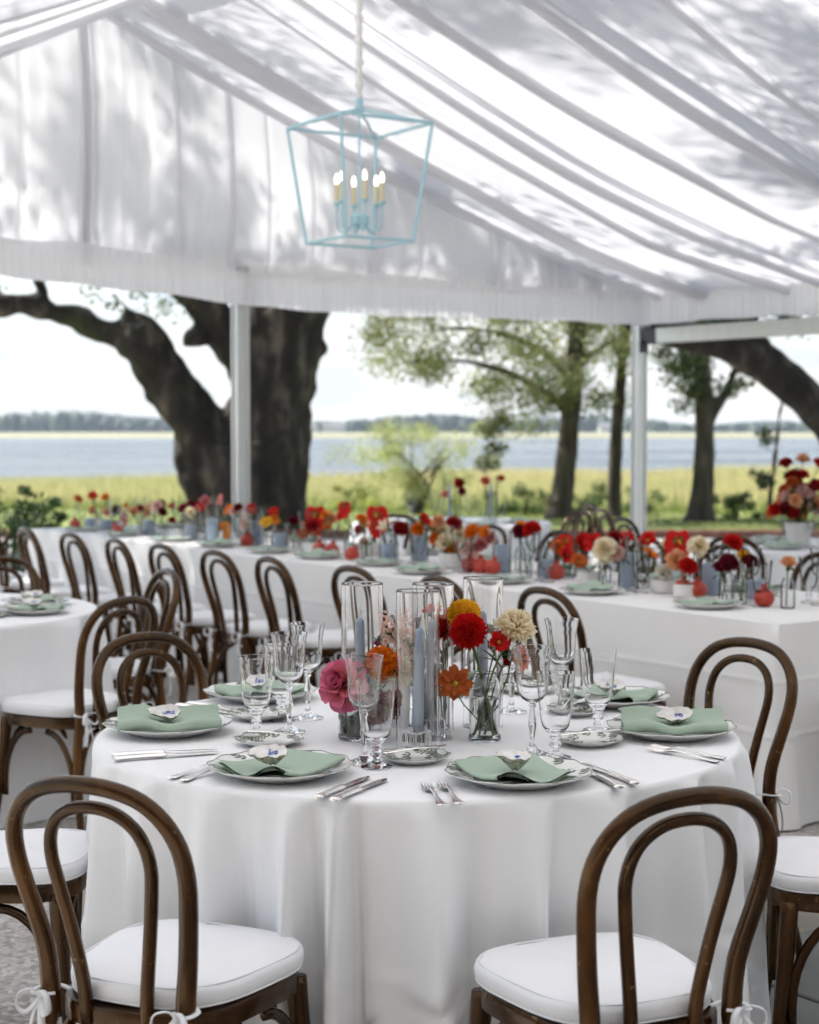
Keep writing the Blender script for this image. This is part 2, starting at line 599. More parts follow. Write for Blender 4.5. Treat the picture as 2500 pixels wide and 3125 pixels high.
def water_mat():
    m, n, l, b = new_mat('river water')
    b.inputs['Base Color'].default_value = (0.06, 0.068, 0.072, 1)
    b.inputs['Roughness'].default_value = 0.16
    b.inputs['IOR'].default_value = 1.33
    tc = n.new('ShaderNodeTexCoord')
    mp = n.new('ShaderNodeMapping')
    mp.inputs['Scale'].default_value = (0.35, 1.0, 1)
    l.new(tc.outputs['Object'], mp.inputs['Vector'])
    nz = n.new('ShaderNodeTexNoise')
    nz.inputs['Scale'].default_value = 1.6
    nz.inputs['Detail'].default_value = 6
    l.new(mp.outputs['Vector'], nz.inputs['Vector'])
    mp2 = n.new('ShaderNodeMapping')
    mp2.inputs['Scale'].default_value = (0.012, 0.07, 1)
    l.new(tc.outputs['Object'], mp2.inputs['Vector'])
    nw = n.new('ShaderNodeTexNoise')                # wind streaks
    nw.inputs['Scale'].default_value = 1.0
    nw.inputs['Detail'].default_value = 5
    l.new(mp2.outputs['Vector'], nw.inputs['Vector'])
    mr = n.new('ShaderNodeMapRange')
    mr.inputs['From Min'].default_value = 0.3
    mr.inputs['From Max'].default_value = 0.7
    mr.inputs['To Min'].default_value = 0.04
    mr.inputs['To Max'].default_value = 0.34
    l.new(nw.outputs['Fac'], mr.inputs['Value'])
    l.new(mr.outputs['Result'], b.inputs['Roughness'])
    bp = n.new('ShaderNodeBump')
    bp.inputs['Strength'].default_value = 1.0
    bp.inputs['Distance'].default_value = 0.24
    l.new(nz.outputs['Fac'], bp.inputs['Height'])
    l.new(bp.outputs['Normal'], b.inputs['Normal'])
    return m
M_RIVER = water_mat()

def sheet(name, prof, x0, x1, mat, nx=2, fn=None):
    """ground strip: profile of (y,z) extruded over x"""
    mb = MB()
    xs = [x0 + (x1 - x0) * i / (nx - 1) for i in range(nx)]
    vv = [(x, y, z + (fn(x, y) if fn else 0)) for (y, z) in prof for x in xs]
    ff = [(j * nx + i, j * nx + i + 1, (j + 1) * nx + i + 1, (j + 1) * nx + i) for j in range(len(prof) - 1) for i in range(nx - 1)]
    mb.add(vv, ff)
    return props(obj(name, mb.mesh(name, mat, True, 180)), kind='structure')

sheet('lawn', [(-60, -0.03), (20, -0.03), (26, -0.02), (30, -0.03), (33, -0.08), (35, -0.35), (37, -0.75), (40, -0.92)], -120, 120, M_LAWN, 60,
      lambda x, y: 0.05 * mnoise.noise((x * 0.2, y * 0.2, 0)) if y > 24 else 0)
sheet('marsh_ground', [(39.5, -0.90), (60, -0.95), (90, -1.05), (140, -1.6), (300, -3)], -400, 400, M_MUD)
sheet('river', [(45, -1.08), (200, -1.08), (700, -1.08)], -1500, 1500, M_RIVER)
sheet('far_marsh', [(516, -1.5), (522, -0.45), (560, -0.1), (900, 0.0), (3000, 0.0)], -2500, 2500, M_FARMARSH)
patio = sheet('patio', [(-12, 0.0), (23.2, 0.0)], -16, 16, M_PATIO)
kerb = MB()
kerb.box((0, 23.27, 0.03), (32, 0.14, 0.16), bevel=0.01)
props(obj('patio_kerb', kerb.mesh('patio_kerb', M_BRICK)), kind='structure')

# flagstones let into the patio on the right, turned like the tent
A35 = R(35)
def flagstones():
    rnd = random.Random(3)
    M35 = Matrix.Rotation(A35, 4, 'Z')
    meshes = {}
    y = -1.2
    rows = []
    base = Vector((0.62, 3.2, 0))
    row = 0
    while y < 2.1:
        h = rnd.choice((0.46, 0.61, 0.61))
        x = -0.4 - (row % 3) * 0.21
        while x < 3.6:
            w = rnd.choice((0.46, 0.61, 0.92))
            c = base + M35 @ Vector((x + w / 2, y + h / 2, 0))
            if c.x > 0.55 and c.y < 5.6:
                key = (w, h, rnd.randrange(2))
                if key not in meshes:
                    mb = MB()
                    mb.box((0, 0, 0), (w - 0.009, h - 0.009, 0.03), bevel=0.004)
                    meshes[key] = mb.mesh('flagstone', M_FLAG if key[2] else M_FLAG2, True, 30)
                o = obj('flagstone', meshes[key], patio)
                o.location = (c.x, c.y, -0.002 + rnd.uniform(-0.002, 0.002))
                o.rotation_euler = (rnd.uniform(-.002, .002), rnd.uniform(-.002, .002), A35)
            x += w
        y += h
        row += 1
    # a course of bricks along the far edge of the flagstones
    mb = MB()
    mb.box((0, 0, 0), (0.21, 0.10, 0.05), bevel=0.006)
    bm_ = mb.mesh('brick', M_BRICK, True, 30)
    for i in range(16):
        p = base + M35 @ Vector((-0.3 + i * 0.22, 2.18 + 0.0, 0))
        o = obj('brick', bm_, patio)
        o.location = (p.x, p.y, -0.012 + rnd.uniform(-0.003, 0.003))
        o.rotation_euler = (0, 0, A35 + rnd.uniform(-.01, .01))
flagstones()

# ------------------------------------------------------------------ grass and foliage
def blades(P, h, w, tint, lean=0.25):
    n = len(P)
    a = rng.uniform(0, 2 * np.pi, n)
    dx, dy = np.cos(a) * w * 0.5, np.sin(a) * w * 0.5
    la = rng.uniform(0, 2 * np.pi, n)
    ll = rng.uniform(0, lean, n) * h
    V = np.zeros((n, 3, 3))
    V[:, 0] = P + np.stack([dx, dy, np.zeros(n)], 1)
    V[:, 1] = P - np.stack([dx, dy, np.zeros(n)], 1)
    V[:, 2] = P + np.stack([np.cos(la) * ll, np.sin(la) * ll, h], 1)
    F = np.arange(n * 3).reshape(n, 3)
    cols = np.repeat(tint[:, None, :], 3, 1).reshape(-1, 3)
    return V.reshape(-1, 3), F, cols

def marsh():
    n = 120000
    t = rng.uniform(0, 1, n) ** 0.8
    y = 35.5 + t * 56
    x = rng.uniform(-1, 1, n) * (0.30 * y + 5)
    keep = y < 70 + 0.62 * x + 2.0 * np.sin(x * 0.5) + rng.normal(0, 1.0, n)
    x, y = x[keep], y[keep]
    n = len(x)
    z = np.where(y < 40, -0.35 - (y - 35.5) / 4.5 * 0.55, -0.93)
    patch = np.sin(x * 0.23 + 1.3 * np.sin(y * 0.11)) * 0.5 + np.sin(y * 0.31 + x * 0.07) * 0.5
    h = rng.uniform(0.55, 0.95, n) + 0.06 * patch
    h = np.where(y < 39, h * 0.8, h)
    base = np.array([[0.56, 0.54, 0.25]])
    tan = np.array([[0.66, 0.57, 0.30]])
    grn = np.array([[0.35, 0.40, 0.14]])
    f = np.clip(0.35 + 0.5 * patch + rng.normal(0, 0.25, n), 0, 1)[:, None]
    g = np.clip(0.25 + 0.35 * np.sin(x * 0.4 + 2) * np.sin(y * 0.2) + rng.normal(0, 0.2, n), 0, 1)[:, None]
    far = np.clip((y - 55) / 25, 0, 1)[:, None]
    tint = base * (1 - f) + tan * f
    tint = tint * (1 - 0.6 * g * (1 - far)) + grn * 0.6 * g * (1 - far)
    V, F, C = blades(np.stack([x, y, z], 1), h, rng.uniform(0.05, 0.10, n), tint)
    o = obj('marsh_grass', np_mesh('marsh_grass', V, F, M_GRASSB, False, C))
    props(o, 'tall yellow green marsh grass between the lawn and the river', 'grass', kind='stuff')
    n = 16000
    y = rng.uniform(23.5, 35.5, n)
    x = rng.uniform(-1, 1, n) * 0.28 * y
    z = np.interp(y, [20, 26, 30, 33, 35, 37], [-0.03, -0.02, -0.03, -0.08, -0.35, -0.75]) - 0.03
    tall = (y > 33.2)
    h = np.where(tall, rng.uniform(0.2, 0.6, n), rng.uniform(0.05, 0.10, n))
    f = rng.uniform(0, 1, n)[:, None]
    tint = np.array([[0.13, 0.19, 0.04]]) * (1 - f) + np.array([[0.27, 0.29, 0.09]]) * f
    V, F, C = blades(np.stack([x, y, z], 1), h, rng.uniform(0.02, 0.05, n), tint, 0.6)
    o = obj('lawn_grass', np_mesh('lawn_grass', V, F, M_GRASSB, False, C))
    props(o, 'short green lawn grass beyond the patio', 'grass', kind='stuff')
marsh()

def leaf_cloud(C, Rr, per, size, base, var=0.3, hue=0.15, flat=0.0, droop=0.0):
    """C (K,3) clump centres, Rr (K,) radii: leaf diamonds through the volume, denser at the rim"""
    K = len(C)
    n = K * per
    ci = np.repeat(np.arange(K), per)
    d = rng.normal(0, 1, (n, 3))
    d /= np.linalg.norm(d, axis=1)[:, None] + 1e-9
    r = rng.uniform(0, 1, n) ** 0.5
    P = C[ci] + d * (r * Rr[ci])[:, None] * np.array([1, 1, 0.72])
    ax = rng.normal(0, 1, (n, 3))
    ax[:, 2] -= droop
    ax /= np.linalg.norm(ax, axis=1)[:, None]
    up = rng.normal(0, 1, (n, 3))
    up[:, 2] += flat
    sd_ = np.cross(ax, up)
    sd_ /= np.linalg.norm(sd_, axis=1)[:, None] + 1e-9
    L = size * rng.uniform(0.6, 1.3, n)[:, None]
    V = np.zeros((n, 4, 3))
    V[:, 0] = P - ax * L * 0.5
    V[:, 1] = P + sd_ * L * 0.24
    V[:, 2] = P + ax * L * 0.5
    V[:, 3] = P - sd_ * L * 0.24
    F = np.arange(n * 4).reshape(n, 4)
    cl = (1 + rng.normal(0, hue, K))[ci]
    lf = 1 + rng.uniform(-var, var, n)
    col = np.array(base)[None] * (cl * lf)[:, None]
    col[:, 0] *= 1 + rng.normal(0, 0.12, n)
    col = np.clip(col, 0.004, 0.9)
    return V.reshape(-1, 3), F, np.repeat(col[:, None], 4, 1).reshape(-1, 3)

def foliage(name, parent, C, Rr, per, size, base, **k):
    V, F, cols = leaf_cloud(np.array(C, float), np.array(Rr, float), per, size, base, **k)
    return obj(name, np_mesh(name, V, F, M_FOLI, False, cols), parent)

def tree_mesh(name, limbs, mat, voxel=0.07, rough_amp=0.06, rough_f=1.6):
    """limbs: list of [(x,y,z,r),...]; fused by remeshing, then roughened"""
    mb = MB()
    for L in limbs:
        sp = smooth_path(L, 5)
        mb.tube([p[:3] for p in sp], [max(p[3], 0.01) for p in sp], 12)
    me = mb.mesh(name + '_raw', None, False)
    if voxel:
        tmp = bpy.data.objects.new('tmp', me)
        COL.objects.link(tmp)
        md = tmp.modifiers.new('r', 'REMESH')
        md.mode = 'VOXEL'
        md.voxel_size = voxel
        dg = bpy.context.evaluated_depsgraph_get()
        out = bpy.data.meshes.new_from_object(tmp.evaluated_get(dg))
        bpy.data.objects.remove(tmp)
        me = out
        me.name = name
    n = len(me.vertices)
    co = np.zeros(n * 3)
    no = np.zeros(n * 3)
    me.vertices.foreach_get('co', co)
    me.vertices.foreach_get('normal', no)
    co, no = co.reshape(-1, 3), no.reshape(-1, 3)
    dsp = np.array([mnoise.noise(Vector(c) * rough_f) + 0.5 * mnoise.noise(Vector(c) * rough_f * 2.7 + Vector((9, 3, 1))) for c in co])
    co += no * (dsp * rough_amp)[:, None]
    me.vertices.foreach_set('co', co.ravel())
    me.materials.clear()
    finish(me, mat, True, 180)
    return me

# ------------------------------------------------------------------ the great live oak behind the tent
def live_oak():
    root = empty('live_oak_tree', (-2.3, 24, -0.05))
    props(root, 'massive dark forked live oak behind the tent post, limb bending left', 'tree')
    T = Matrix.Translation((2.3, -24, 0.05))
    tr = [[(-2.35, 24, -0.3, 1.0), (-2.28, 24, 0.15, .86), (-2.22, 24, .7, .80), (-2.2, 24, 1.3, .78)],
          [(-2.60, 24, .4, .52), (-2.80, 23.95, .95, .45), (-2.90, 23.9, 1.4, .39), (-3.10, 23.85, 1.8, .36), (-3.38, 23.8, 2.2, .36), (-3.66, 23.75, 2.62, .36), (-3.92, 23.7, 2.80, .31)],
          [(-3.85, 23.75, 2.80, .24), (-4.30, 23.6, 2.86, .17), (-4.70, 23.5, 3.06, .17), (-5.25, 23.3, 3.17, .165), (-5.8, 23.0, 3.2, .18), (-7.0, 22, 3.5, .16), (-8.5, 20.5, 4.4, .12)],
          [(-2.1, 24, .9, .72), (-1.98, 24, 1.7, .60), (-1.9, 24, 2.4, .62), (-1.78, 24, 3.1, .62), (-1.6, 23.9, 4.0, .56), (-1.7, 23.4, 5.2, .46), (-2.2, 22.2, 6.6, .36), (-3.0, 20, 7.8, .28), (-3.8, 17, 8.6, .2), (-4.3, 14, 9.0, .12)],
          [(-2.0, 24, 2.1, .34), (-2.38, 23.9, 2.65, .32), (-2.72, 23.8, 3.05, .30), (-3.1, 23.6, 3.6, .26), (-4.0, 22.6, 5.0, .24), (-5.4, 20.5, 6.6, .2), (-7.0, 17.5, 7.6, .14), (-8, 14, 8, .1)],
          [(-2.75, 23.75, 2.95, .2), (-2.98, 23.7, 2.72, .17), (-3.02, 23.7, 2.6, .1)],
          [(-1.55, 24, 2.75, .22), (-1.34, 24, 2.62, .17), (-1.28, 24, 2.52, .09)],
          [(-1.7, 23.9, 3.8, .34), (-.6, 23.0, 5.0, .28), (.6, 21, 6.2, .22), (1.6, 18.5, 7.4, .15), (2.0, 16, 8.2, .1)],
          [(-4.9, 23.45, 3.1, .09), (-5.0, 23.4, 3.35, .07), (-5.1, 23.3, 3.7, .05)],
          [(-3.85, 23.7, 2.9, .12), (-3.9, 23.6, 3.12, .08), (-3.95, 23.6, 3.25, .03)],
          [(-2.6, 24.2, .3, .4), (-3.0, 24.3, 0.0, .34), (-3.5, 24.4, -.2, .2)], [(-1.9, 23.9, .3, .4), (-1.55, 23.8, 0, .3), (-1.2, 23.8, -.2, .2)]]
    me = tree_mesh('trunk', tr, M_BARK, 0.055, 0.10, 1.9)
    me.transform(T)
    obj('trunk', me, root)
    # crown: over the tent roof, seen by the light
    C, Rr = [], []
    tent_o = Vector((1.907, 14.2, 0))
    U, Vv = Vector((math.cos(A35), math.sin(A35), 0)), Vector((-math.sin(A35), math.cos(A35), 0))
    rnd = random.Random(21)
    k = 0
    while k < 350:
        lx, ly = rnd.uniform(-9.5, 1.6), rnd.uniform(-10.5, 3.4)
        nz_ = mnoise.noise((lx * 0.55 + 4.2, ly * 0.6 + 1.7, 3.3)) + 0.4 * mnoise.noise((lx * 1.3, ly * 1.3, 8))
        if ly < -3.2:
            pr = 0.9 if (lx > -4.5 and ly > -6.5) else 0.0
        elif ly < -0.2:
            pr = 0.72 + nz_ if lx > -2.3 else 0.30 + 1.1 * nz_
        else:
            pr = 0.78 + 0.9 * nz_
        if rnd.random() > pr:
            continue
        p = tent_o + U * lx + Vv * ly + Vector((0, 0, 3.2)) + sun_vec * rnd.uniform(6.0, 11.0)
        C.append(tuple(p))
        Rr.append(rnd.uniform(0.28, 0.62))
        k += 1
    for i in range(46):      # unseen leaf clumps added to shade the far end of the long tables
        p = Vector((rnd.uniform(-4.2, -0.6), rnd.uniform(9.8, 14.2), 0.6)) + sun_vec * rnd.uniform(8.5, 11.5)
        C.append(tuple(p))
        Rr.append(rnd.uniform(.45, .8))
    for i in range(110):
        p = Vector((rnd.uniform(-8, 3), rnd.uniform(18, 28), rnd.uniform(5.2, 9.5)))
        C.append(tuple(p))
        Rr.append(rnd.uniform(0.5, 1.0))
    o = foliage('crown', root, [tuple(Vector(c) + Vector((2.3, -24, 0.05))) for c in C], Rr, 170, 0.12, (0.055, 0.085, 0.03), flat=0.6)
    # thin sprays of leaves beside the left limb
    C, Rr = [], []
    for (x, z) in ((-4.35, 3.35), (-4.1, 3.25), (-3.75, 3.35), (-3.5, 3.15), (-3.3, 3.3), (-3.15, 3.05), (-4.0, 3.1), (-3.05, 3.3), (-5.7, 3.45)):
        C.append((x + 2.3, rnd.uniform(-.6, .3), z + .05))
        Rr.append(rnd.uniform(.14, .26))
    foliage('leaf_spray', root, C, Rr, 34, 0.085, (0.11, 0.14, 0.05))['kind'] = 'stuff'
live_oak()

def right_oak():
    root = empty('live_oak_tree', (6.2, 20.6, -0.05))
    props(root, 'heavy oak limb arching down from the right edge behind the tent beam', 'tree')
    tr = [[(6.6, 20.6, -0.3, .62), (6.3, 20.6, .3, .5), (5.72, 20.7, .95, .40), (5.13, 20.9, 1.6, .27), (4.66, 21, 2.05, .25), (4.18, 21, 2.40, .23), (3.7, 21, 2.56, .20), (3.1, 21, 2.70, .16), (2.3, 21, 3.0, .12)],
          [(6.2, 20.6, .4, .45), (6.6, 20.5, 1.4, .4), (7.0, 20.3, 3, .34), (7.2, 20, 5, .26), (7.5, 19.5, 7, .16)],
          [(4.4, 21, 2.3, .12), (4.2, 20.9, 2.8, .1), (4.0, 20.7, 3.5, .07)]]
    me = tree_mesh('trunk', tr, M_BARK, 0.05, 0.05, 1.8)
    me.transform(Matrix.Translation((-6.2, -20.6, 0.05)))
    obj('trunk', me, root)
    rnd = random.Random(5)
    C, Rr = [], []
    for i in range(60):
        C.append((rnd.uniform(-3.8, 3.5), rnd.uniform(-3, 3), rnd.uniform(3.2, 8)))
        Rr.append(rnd.uniform(.35, .8))
    for i in range(9):
        x = rnd.uniform(3.2, 5.4)
        C.append((x - 6.2, rnd.uniform(.1, .7), rnd.uniform(2.75, 2.98) + .05))
        Rr.append(rnd.uniform(.12, .22))
    foliage('crown', root, C, Rr, 90, 0.10, (0.05, 0.075, 0.03))
right_oak()

# ------------------------------------------------------------------ smaller trees on the lawn
def lawn_tree(loc, label, limbs, clumps, per, size, base, **k):
    root = empty('lawn_tree', loc)
    props(root, label, 'tree')
    me = tree_mesh('trunk', limbs, M_BARK2, 0.045, 0.025, 2.5)
    obj('trunk', me, root)
    if clumps:
        foliage('crown', root, [c[:3] for c in clumps], [c[3] for c in clumps], per, size, base, **k)
    return root

rnd = random.Random(9)
cl = []
for i in range(64):      # layered drooping sprays reaching left
    x = rnd.uniform(-3.2, 1.1)
    top = 3.6 - 0.02 * x
    lo = 1.95 + (0.25 if x < -2.2 else -0.1) - (0.35 if -1.6 < x < -0.3 and rnd.random() < .4 else 0)
    cl.append((x, rnd.uniform(-1.6, 1.4), rnd.uniform(lo, top), rnd.uniform(.18, .42)))
for i in range(70):
    cl.append((rnd.uniform(-3, 3), rnd.uniform(-2.4, 2.4), rnd.uniform(3.6, 8.2), rnd.uniform(.4, .8)))
for (x, z) in ((-1.3, 1.5), (-1.2, 1.2), (-1.35, .95), (-1.1, 1.7)):
    cl.append((x, -.5, z, .16))
lawn_tree((2.62, 28.6, -0.03), 'tall lawn tree with leafy drooping boughs spreading left over the water', [
    [(-.14, 0, -.15, .30), (-.1, 0, .15, .23), (-.03, 0, .6, .185), (.04, 0, 1.4, .17), (.12, 0, 2.2, .16), (.17, 0, 3.2, .15), (.2, 0, 4.5, .13), (.1, 0, 7, .06)],
    [(.1, 0, 1.75, .09), (-.35, -.2, 2.1, .07), (-1.0, -.4, 2.45, .06), (-1.9, -.5, 2.65, .045), (-2.9, -.5, 2.6, .02)],
    [(.12, 0, 2.3, .08), (-.5, .2, 2.9, .06), (-1.4, .4, 3.2, .045), (-2.6, .5, 3.2, .02)],
    [(.15, 0, 2.5, .06), (.6, -.2, 2.9, .045), (1.1, -.3, 3.1, .02)]], [(a, b, c, d * 1.5) for a, b, c, d in cl], 230, 0.08, (0.24, 0.265, 0.115), droop=0.5, hue=0.25)
cl = [(rnd.uniform(-.9, .6), rnd.uniform(-.6, .6), rnd.uniform(2.5, 3.6), rnd.uniform(.2, .34)) for i in range(15)] + \
     [(rnd.uniform(-1.6, 1.6), rnd.uniform(-1.5, 1.5), rnd.uniform(3.6, 7), rnd.uniform(.4, .7)) for i in range(30)]
lawn_tree((3.52, 29.3, -0.03), 'slim straight dark trunk between the leafy tree and the tent corner post', [
    [(-.02, 0, -.15, .17), (0, 0, .2, .13), (.02, 0, 1.2, .115), (.1, 0, 2.4, .10), (.16, 0, 3.6, .09), (.15, 0, 6.4, .04)]], [(a, b, c, d * 1.4) for a, b, c, d in cl], 190, 0.085, (0.28, 0.30, 0.12))
cl = [(rnd.uniform(-.75, .85), rnd.uniform(-.5, .5), rnd.uniform(2.05, 3.3), rnd.uniform(.12, .26)) for i in range(30)] + \
     [(-.35, 0, 1.9, .2), (-.3, -.2, 2.1, .22), (-.5, 0, 2.35, .22)] + \
     [(rnd.uniform(-1.8, 1.8), rnd.uniform(-1.5, 1.5), rnd.uniform(3.3, 7), rnd.uniform(.4, .7)) for i in range(34)]
lawn_tree((4.82, 27.9, -0.03), 'lawn tree forking into a V at head height right of the corner post', [
    [(-.1, 0, -.15, .36), (-.06, 0, .1, .25), (-.02, 0, .5, .185), (0, 0, 1.1, .165), (-.01, 0, 1.7, .15), (-.04, 0, 2.5, .13), (-.05, 0, 3.6, .11), (0, 0, 6.5, .05)],
    [(.02, 0, 1.5, .10), (.18, 0, 1.85, .085), (.38, 0, 2.2, .075), (.55, 0, 2.7, .06), (.6, 0, 3.4, .04)]], [(a, b, c, d * 1.5) for a, b, c, d in cl], 140, 0.085, (0.12, 0.16, 0.07))
cl = [(rnd.uniform(-.30, .0), rnd.uniform(-.2, .2), rnd.uniform(.55, 1.5), rnd.uniform(.09, .2)) for i in range(13)]
lawn_tree((6.05, 28.6, -0.03), 'thin leaning sapling with dark leaves left of the bouquet table', [
    [(-.06, 0, -.1, .12), (-.02, 0, .2, .06), (.05, 0, .8, .045), (.12, 0, 1.5, .035), (.2, 0, 2.2, .02)]], cl, 32, 0.09, (0.06, 0.085, 0.045))

def shrub(loc, name, label, clumps, per, size, base, stems, **k):
    root = empty(name, loc)
    props(root, label, 'shrub')
    foliage('foliage', root, [c[:3] for c in clumps], [c[3] for c in clumps], per, size, base, **k)
    mb = MB()
    for s in stems:
        sp = smooth_path(s, 3)
        mb.tube([p[:3] for p in sp], [p[3] for p in sp], 5)
    obj('stem', mb.mesh('stem', M_BARK2), root)
cl = [(rnd.gauss(0, .42), rnd.gauss(0, .35), rnd.uniform(.35, 1.62), rnd.uniform(.14, .27)) for i in range(46)]
shrub((.12, 31, -0.06), 'pale_shrub', 'feathery pale yellow green shrub standing before the river', [(a * 1.15, b, c, d * 1.45) for a, b, c, d in cl], 150, 0.06, (0.42, 0.45, 0.19),
      [[(0, 0, -.1, .03), (rnd.uniform(-.3, .3), 0, .5, .022), (rnd.uniform(-.7, .7), rnd.uniform(-.3, .3), rnd.uniform(.9, 1.5), .01)] for i in range(10)])
cl = [(rnd.uniform(-.65, .38), rnd.uniform(-.4, .4), rnd.uniform(.15, .78), rnd.uniform(.10, .2)) for i in range(44)] + [(.40, 0, .80, .07), (.12, 0, .90, .08), (-.2, 0, .9, .1), (.44, 0, .66, .08)]
shrub((-3.72, 16, 0), 'dark_shrub', 'dark green rounded shrub behind the far left table end', cl, 90, 0.055, (0.026, 0.058, 0.015),
      [[(0, 0, -.02, .02), (rnd.uniform(-.2, .2), 0, .3, .015), (rnd.uniform(-.4, .4), 0, .7, .006)] for i in range(8)])
for i, (x, y, h, lab) in enumerate(((2.05, 30.2, .5, 'low green undergrowth left of the leafy lawn tree'), (3.15, 29.6, .6, 'low green undergrowth between the two tall trunks'), (4.1, 29.9, .5, 'low undergrowth beside the tent corner post'),
                                    (5.45, 28.6, .45, 'low bush right of the forked lawn tree'), (-1.1, 32.4, .42, 'rough weeds right of the great oak trunk'), (-3.0, 30.5, .32, 'weedy clump left of the great oak trunk'))):
    cl = [(rnd.gauss(0, .28), rnd.gauss(0, .2), rnd.uniform(.05, h), rnd.uniform(.1, .18)) for k in range(12)]
    shrub((x, y, -0.05), 'undergrowth', lab, cl, 60, 0.09, (0.13, 0.18, 0.06) if i < 4 else (0.36, 0.38, 0.11),
          [[(0, 0, -.05, .012), (rnd.uniform(-.1, .1), 0, h * .5, .008), (rnd.uniform(-.3, .3), 0, h, .004)] for k in range(5)])

# ------------------------------------------------------------------ far shore: wood and houses
def far_wood():
    C, Rr = [], []
    n = 2600
    x = rng.uniform(-420, 420, n)
    y = rng.uniform(1010, 1120, n)
    hm = 9.0 + 1.2 * np.sin(x * 0.021) + 1.5 * np.sin(x * 0.057 + 1) - np.clip(x, 0, 400) * 0.011 + np.clip(-x, 0, 400) * 0.004
    hgt = hm * rng.uniform(0.72, 1.1, n)
    vv, ff = [], []
    iv, jf = [], []
    # each tree: a lumpy 6x4 dome
    prof = [(1.0, 0.0), (1.05, 0.35), (0.78, 0.72), (0.36, 0.93), (0.0, 1.0)]
    V = np.zeros((n, 25, 3))
    for k, (r, z) in enumerate(prof[:4]):
        for a in range(6):
            ang = a * np.pi / 3
            rr = r * rng.uniform(0.75, 1.2, n) * 4.6
            V[:, k * 6 + a, 0] = x + np.cos(ang) * rr
            V[:, k * 6 + a, 1] = y + np.sin(ang) * rr
            V[:, k * 6 + a, 2] = z * hgt * rng.uniform(0.9, 1.08, n)
    V[:, 24] = np.stack([x, y, hgt], 1)
    q = []
    for k in range(3):
        for a in range(6):
            b = (a + 1) % 6
            q.append((k * 6 + a, k * 6 + b, k * 6 + 6 + b))
            q.append((k * 6 + a, k * 6 + 6 + b, k * 6 + 6 + a))
    for a in range(6):
        q.append((18 + a, 18 + (a + 1) % 6, 24))
    F = (np.array(q)[None] + (np.arange(n) * 25)[:, None, None]).reshape(-1, 3)
    col = np.array([[0.045, 0.07, 0.035]]) * rng.uniform(0.6, 1.4, n)[:, None]
    cols = np.repeat(col[:, None], 25, 1).reshape(-1, 3)
    o = obj('far_wood', np_mesh('far_wood', V.reshape(-1, 3), F, M_FOLI, True, cols))
    props(o, 'low blue green line of woods along the far shore', 'woods', kind='stuff')
far_wood()
M_HWALL = plain('house white paint', (0.72, 0.70, 0.66), 0.7)
M_HROOF = plain('house grey roof', (0.16, 0.15, 0.15), 0.8)
M_PANE = plain('dark window pane', (0.03, 0.04, 0.05), 0.1)
for (x, w, lab) in ((-62, 16, 'far white house on the shore just right of the great oak'), (-44, 13, 'smaller far house on the shore right of the great oak'), (118, 14, 'far pale house on the shore between the lawn tree trunks')):
    r_ = empty('far_house', (x, 1000, -0.3))
    props(r_, lab, 'house')
    mb = MB()
    mb.box((0, 0, 1.7), (w, 8, 4.0))
    obj('wall', mb.mesh('wall', M_HWALL), r_)
    mb = MB()
    hw = w / 2 + .5
    mb.add([(-hw, -4.6, 3.72), (hw, -4.6, 3.72), (hw, 4.6, 3.72), (-hw, 4.6, 3.72), (-hw + 1.5, 0, 6.3), (hw - 1.5, 0, 6.3)], [(0, 1, 5, 4), (2, 3, 4, 5), (1, 2, 5), (3, 0, 4), (3, 2, 1, 0)])
    obj('roof', mb.mesh('roof', M_HROOF, False), r_)
    mb = MB()
    mb.box((0, 0, 0), (1.4, .1, 1.7))
    wm = mb.mesh('window', M_PANE, False)
    for i in range(4):
        o = obj('window', wm, r_)
        o.location = (-w / 2 + w * (i + .5) / 4, -4.06, 1.9)

# ------------------------------------------------------------------ unseen house added behind the camera to block light from there
M_SHINGLE = noisy('weathered grey shingle', [(0.3, (0.05, 0.05, 0.05)), (0.7, (0.10, 0.10, 0.098))], scale=6, rough=0.9)
def light_block_house():
    r_ = empty('light_block_house', (4.0, -3.7, 0))
    props(r_, 'grey shingled house added unseen behind the camera to block light', 'house')
    mb = MB()
    mb.box((0, -4.5, 3.4), (30, 9, 6.8))
    obj('wall', mb.mesh('wall', M_SHINGLE), r_)
    mb = MB()
    mb.add([(-15.6, .6, 6.7), (15.6, .6, 6.7), (15.6, -9.6, 6.7), (-15.6, -9.6, 6.7), (-11, -4.5, 10.2), (11, -4.5, 10.2)], [(0, 1, 5, 4), (2, 3, 4, 5), (1, 2, 5), (3, 0, 4), (3, 2, 1, 0)])
    obj('roof', mb.mesh('roof', M_HROOF, False), r_)
    for i in range(7):
        for z in (1.7, 4.9):
            mb = MB()
            mb.box((0, 0, 0), (1.1, .06, 1.7))
            w = obj('window', mb.mesh('window', M_PANE, False), r_)
            w.location = (-12.6 + 4.2 * i, .035, z)
            fm = MB()
            for x in (-.58, 0, .58):
                fm.box((x, .04, 0), (.07, .06, 1.84))
            for zz in (-.89, 0, .89):
                fm.box((0, .045, zz), (1.22, .05, .07))
            obj('window_frame', fm.mesh('window_frame', M_HWALL, False), w)
light_block_house()

# ================================================================== TENT (local frame: x along the gable, y out through the gable, origin at the corner post)
TENT = Vector((1.907, 14.2, 0.0))
SPAN, EAVE, RISE, BAY, NB = 5.0, 2.57, 0.345, 3.22, 4
tent = empty('frame_tent', TENT, (0, 0, A35))
props(tent, 'large frame tent with white pleated ceiling lining and aluminium posts', 'tent')

def slope_z(s, sag=0.10):
    q = s / SPAN
    return EAVE + RISE * s - sag * 4 * q * (1 - q)

